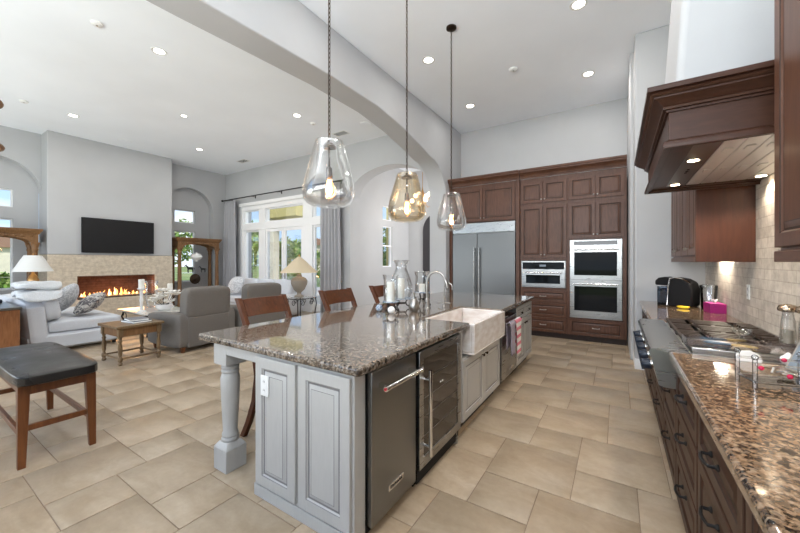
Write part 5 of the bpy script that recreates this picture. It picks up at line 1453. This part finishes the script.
for s in (-1, 1):
    for k in (-1, 1):
        sc_ = MB()
        sc_.tube([(k * (0.13 + 0.075 * (1 - i / 16) * math.cos(a)), s * 0.265, 0.50 + 0.075 * (1 - i / 16) * math.sin(a)) for i, a in enumerate(lin(0, 8.5, 14))], 0.007, 6).build('scroll', 'black_iron', it)
        MB().tube([(s * 0.265, k * (0.13 + 0.075 * (1 - i / 16) * math.cos(a)), 0.50 + 0.075 * (1 - i / 16) * math.sin(a)) for i, a in enumerate(lin(0, 8.5, 14))], 0.007, 6).build('scroll', 'black_iron', it)
lamp('table lamp with wide beige cone shade and carved urn base', (-6.13, 5.27, 0.62), [(0.10, 0), (0.10, 0.03), (0.05, 0.06), (0.045, 0.10), (0.12, 0.17), (0.18, 0.30), (0.185, 0.38), (0.15, 0.43), (0.06, 0.47), (0.05, 0.52)], (0.43, 0.03, 0.56, 0.92), 'stone_lamp', 'shade_linen', 3)

# curtains and rod
def curtain(label, x0, x1, folds, seed):
    rnd = random.Random(seed); n = folds * 10
    rings = []
    zs = [0.02, 0.4, 1.0, 1.8, 2.6, 3.2, 3.45]
    for i in range(n + 1):
        u = i / n
        ring = []
        for z in zs:
            amp = 0.055 + 0.02 * math.sin(z * 1.3 + i * 0.08)
            ring.append((x0 + (x1 - x0) * u + 0.012 * math.sin(z * 2 + i * 0.3), 6.49 + amp * math.sin(2 * PI * folds * u + 0.4 * math.sin(u * 9 + z * 0.4)), z))
        rings.append(ring)
    o = MB().loft(rings, False, False, False).build('curtain', 'curtain', angle=80)
    o.modifiers.new('thick', 'SOLIDIFY').thickness = 0.006
    return tag(o, label, 'curtain', 'grey curtains at the french doors')
curtain('grey pleated curtain at the left of the french doors, by the etagere', -11.35, -10.62, 6, 1)
curtain('grey pleated curtain at the right of the french doors, beside the nook arch', -6.72, -5.98, 6, 2)
rd = thing('curtain_rod', 'long black curtain rod above the french doors', 'curtain rod', (0, 6.49, 3.52))
MB().tube([(-11.43, 0, 0), (-5.88, 0, 0)], 0.016, 10).build('rod', 'black_iron', rd)
for x in (-11.43, -5.88): MB().soft((x, 0, 0), (0.035, 0.035, 0.035), 2, 8).build('finial', 'black_iron', rd)
for x in (-11.1, -9.8, -8.5, -7.2, -6.1): MB().tube([(x, 0.16, 0.0), (x, 0.02, 0.0), (x, 0.0, -0.018)], 0.010, 8).box(x - 0.015, 0.145, -0.05, x + 0.015, 0.16, 0.05).build('bracket', 'black_iron', rd)
rg_ = MB()
for a, b in ((-11.34, -10.63), (-6.71, -5.99)):
    for k in range(8):
        x = a + (b - a) * k / 7
        rg_.tube([(x, 0.024 * math.cos(t), -0.012 + 0.026 * math.sin(t)) for t in lin(0, 2 * PI * 11 / 12, 12)], 0.003, 5, closed=True)
rg_.build('rings', 'black_iron', rd)
# nook chandelier
ch = thing('chandelier', 'brass chandelier with frosted glass cups hanging in the nook', 'chandelier', (-4.58, 8.30, 0))
MB().tube([(0, 0, CZ), (0, 0, 3.5)], 0.008, 8).lathe([(0.02, 3.10), (0.045, 3.14), (0.03, 3.2), (0.05, 3.34), (0.02, 3.44), (0.01, 3.52)], seg=16).lathe([(0.07, CZ), (0.07, CZ - 0.02), (0, CZ - 0.03)], seg=16).build('stem', 'brass', ch)
for k in range(8):
    a = 2 * PI * k / 8; r = 0.30 if k % 2 else 0.22; z = 3.06 if k % 2 else 3.24
    c, s = math.cos(a), math.sin(a)
    arm = MB().tube([(0.03 * c, 0.03 * s, 3.15), (r * 0.5 * c, r * 0.5 * s, z - 0.10), (r * c, r * s, z - 0.05), (r * c, r * s, z)], 0.009, 8).build('arm', 'brass', ch)
    MB().lathe([(0.02, 0), (0.045, 0.02), (0.055, 0.06), (0.045, 0.10), (0.03, 0.11)], (r * c, r * s, z), 12).build('glass_cup', 'bulb_white', arm)
light('chandelier_glow', 'POINT', (-4.58, 8.30, 3.0), 12, (1, 0.82, 0.6), shadow_soft_size=0.2)

# chandelier at the left edge (wooden tips only in view)
cw_ = thing('wood_chandelier', 'two-tier carved wooden chandelier cut by the left edge', 'chandelier', (-6.9, 0.55, 0))
MB().tube([(0, 0, CZ), (0, 0, 2.9)], 0.012, 8).lathe([(0.03, 2.75), (0.07, 2.85), (0.05, 3.1), (0.08, 3.3), (0.03, 3.5)], seg=16).build('stem', 'bronze', cw_)
for nm, z, r in (('upper_ring', 3.50, 0.36), ('lower_ring', 2.93, 0.37)):
    MB().tube([(r * math.cos(a), r * math.sin(a), z) for a in lin(0, 2 * PI * 31 / 32, 32)], 0.03, 8, closed=True).build(nm, 'oak', cw_)
    for k in range(4):
        a = PI * k / 2 + 0.4
        MB().tube([(0.05 * math.cos(a), 0.05 * math.sin(a), z), (r * math.cos(a), r * math.sin(a), z)], 0.012, 8).build('spoke', 'bronze', cw_)

# ================================================================== OUTSIDE
gr = MB().box(-120, -60, -0.35, 40, 120, -0.14).build('garden_ground', 'lawn')
struct(gr)
struct(MB().box(-16.5, 7.05, -0.14, -3.0, 14.0, -0.03).build('patio_ground', 'paving'))
pc = thing('patio_column', 'cream stucco patio column and beam outside the french doors', 'column', (-13.9, 10.5, -0.03))
MB().box(-0.22, -0.22, 0.0, 0.13, 0.13, 3.5).build('shaft', 'stucco_pale', pc, bevel=0.02)
MB().box(-0.38, -0.45, 3.5, 2.0, 0.45, 4.4).build('beam', 'stucco', pc, bevel=0.02)
struct(MB().box(-7.22, 10.3, -0.14, -6.5, 11.2, 4.6).build('wall_exterior', 'stucco'))
def plant(name, label, loc, crown_blobs, trunk, n, leaf, seed, cols, cat='tree'):
    rnd = random.Random(seed)
    t = thing(name, label, cat, loc)
    m_ = MB(); tint = []
    for k in range(n):
        bx, by, bz, br = rnd.choice(crown_blobs)
        v = Vector((rnd.gauss(0, 1), rnd.gauss(0, 1), rnd.gauss(0, 1))).normalized() * br * rnd.uniform(0.55, 1.0)
        c = Vector((bx, by, bz)) + v
        u = Vector((rnd.gauss(0, 1), rnd.gauss(0, 1), rnd.gauss(0, 1))).normalized(); w = u.orthogonal().normalized()
        s = leaf * rnd.uniform(0.6, 1.3)
        m_.add([tuple(c - u * s), tuple(c + w * s * 0.5), tuple(c + u * s), tuple(c - w * s * 0.5)], [(0, 1, 2, 3)])
        q = rnd.choice(cols); f = rnd.uniform(0.8, 1.2)
        tint.append((q[0] * f, q[1] * f, q[2] * f))
    o = m_.build('foliage', 'leaf', t, recalc=False)
    ca = o.data.color_attributes.new('leaf_tint', 'FLOAT_COLOR', 'CORNER')
    vals = []
    for q in tint: vals += [q[0], q[1], q[2], 1] * 4
    ca.data.foreach_set('color', vals)
    if trunk: MB().tube([(0, 0, 0), (0.05, 0.03, trunk[0] * 0.5), (0, 0, trunk[0])], [trunk[1], trunk[1] * 0.8, trunk[1] * 0.5], 8).build('trunk', 'bark', t)
    return t
G1 = [(0.16, 0.28, 0.05), (0.22, 0.34, 0.08), (0.10, 0.20, 0.04)]
G2 = [(0.30, 0.38, 0.10), (0.22, 0.32, 0.08), (0.36, 0.40, 0.16)]
def blobs(seed, h, r, n=6):
    q = random.Random(seed)
    return [(q.uniform(-r, r) * 0.6, q.uniform(-r, r) * 0.6, h + q.uniform(-r, r) * 0.7, r * q.uniform(0.45, 0.7)) for _ in range(n)]
plant('garden_tree', 'bushy green tree seen through the left sidelight of the french doors', (-20.6, 13.6, -0.2), blobs(1, 2.2, 2.2), (2.4, 0.14), 3000, 0.13, 1, G1 + G2)
plant('garden_tree', 'pale green tree seen through the left french door', (-16.2, 11.9, -0.2), blobs(2, 1.9, 1.5), (2.0, 0.10), 1800, 0.12, 2, G2)
plant('garden_tree', 'green tree seen through the right french door behind the lamp', (-20.5, 18.5, -0.2), blobs(3, 1.6, 1.5), (1.6, 0.10), 1500, 0.14, 3, G1 + G2)
plant('garden_tree', 'green tree seen through the right etagere', (-21.5, 8.6, -0.2), blobs(4, 1.9, 2.4), (2.2, 0.14), 2600, 0.15, 4, G1 + G2)
plant('garden_shrub', 'low green shrub outside the right sidelight of the french doors', (-15.0, 15.2, -0.2), blobs(5, 0.7, 0.9, 5), None, 1300, 0.09, 5, G1, 'shrub')
plant('garden_shrub', 'low green shrub outside the left niche window', (-18.0, 2.3, -0.2), blobs(6, 0.55, 0.8, 5), None, 1000, 0.10, 6, G1 + G2, 'shrub')
plant('garden_tree', 'leafy tree outside the narrow nook windows', (-9.6, 12.9, -0.2), blobs(7, 2.2, 1.0), (2.0, 0.08), 1300, 0.10, 7, G1 + G2)
# neighbouring houses
def house(label, loc, rot, w, d, h):
    t = thing('neighbor_house', label, 'house', loc, rot)
    MB().box(-w / 2, -d / 2, 0, w / 2, d / 2, h).build('walls', 'stucco_pale', t)
    MB().prism([(-w / 2 - 0.5, h), (0, h + w * 0.16), (w / 2 + 0.5, h)], -d / 2 - 0.5, d / 2 + 0.5, 'xz').build('roof', 'roof_tile', t)
    for x in (-w * 0.28, w * 0.05, w * 0.30):
        f = MB().box(x - 0.7, -d / 2 - 0.06, h * 0.35, x + 0.7, -d / 2, h * 0.75).build('window', 'trim_white', t)
        MB().box(x - 0.6, -d / 2 - 0.08, h * 0.37, x + 0.6, -d / 2 - 0.06, h * 0.73).build('pane', 'window_dark', f)
    return t
house('distant stucco house with brown roof seen through the right sidelight', (-40.5, 39.5, -0.2), R(35), 6.5, 7.0, 4.2)
house('distant stucco house seen through the left niche window', (-75, 8, -0.2), R(80), 14.0, 9.0, 3.6)
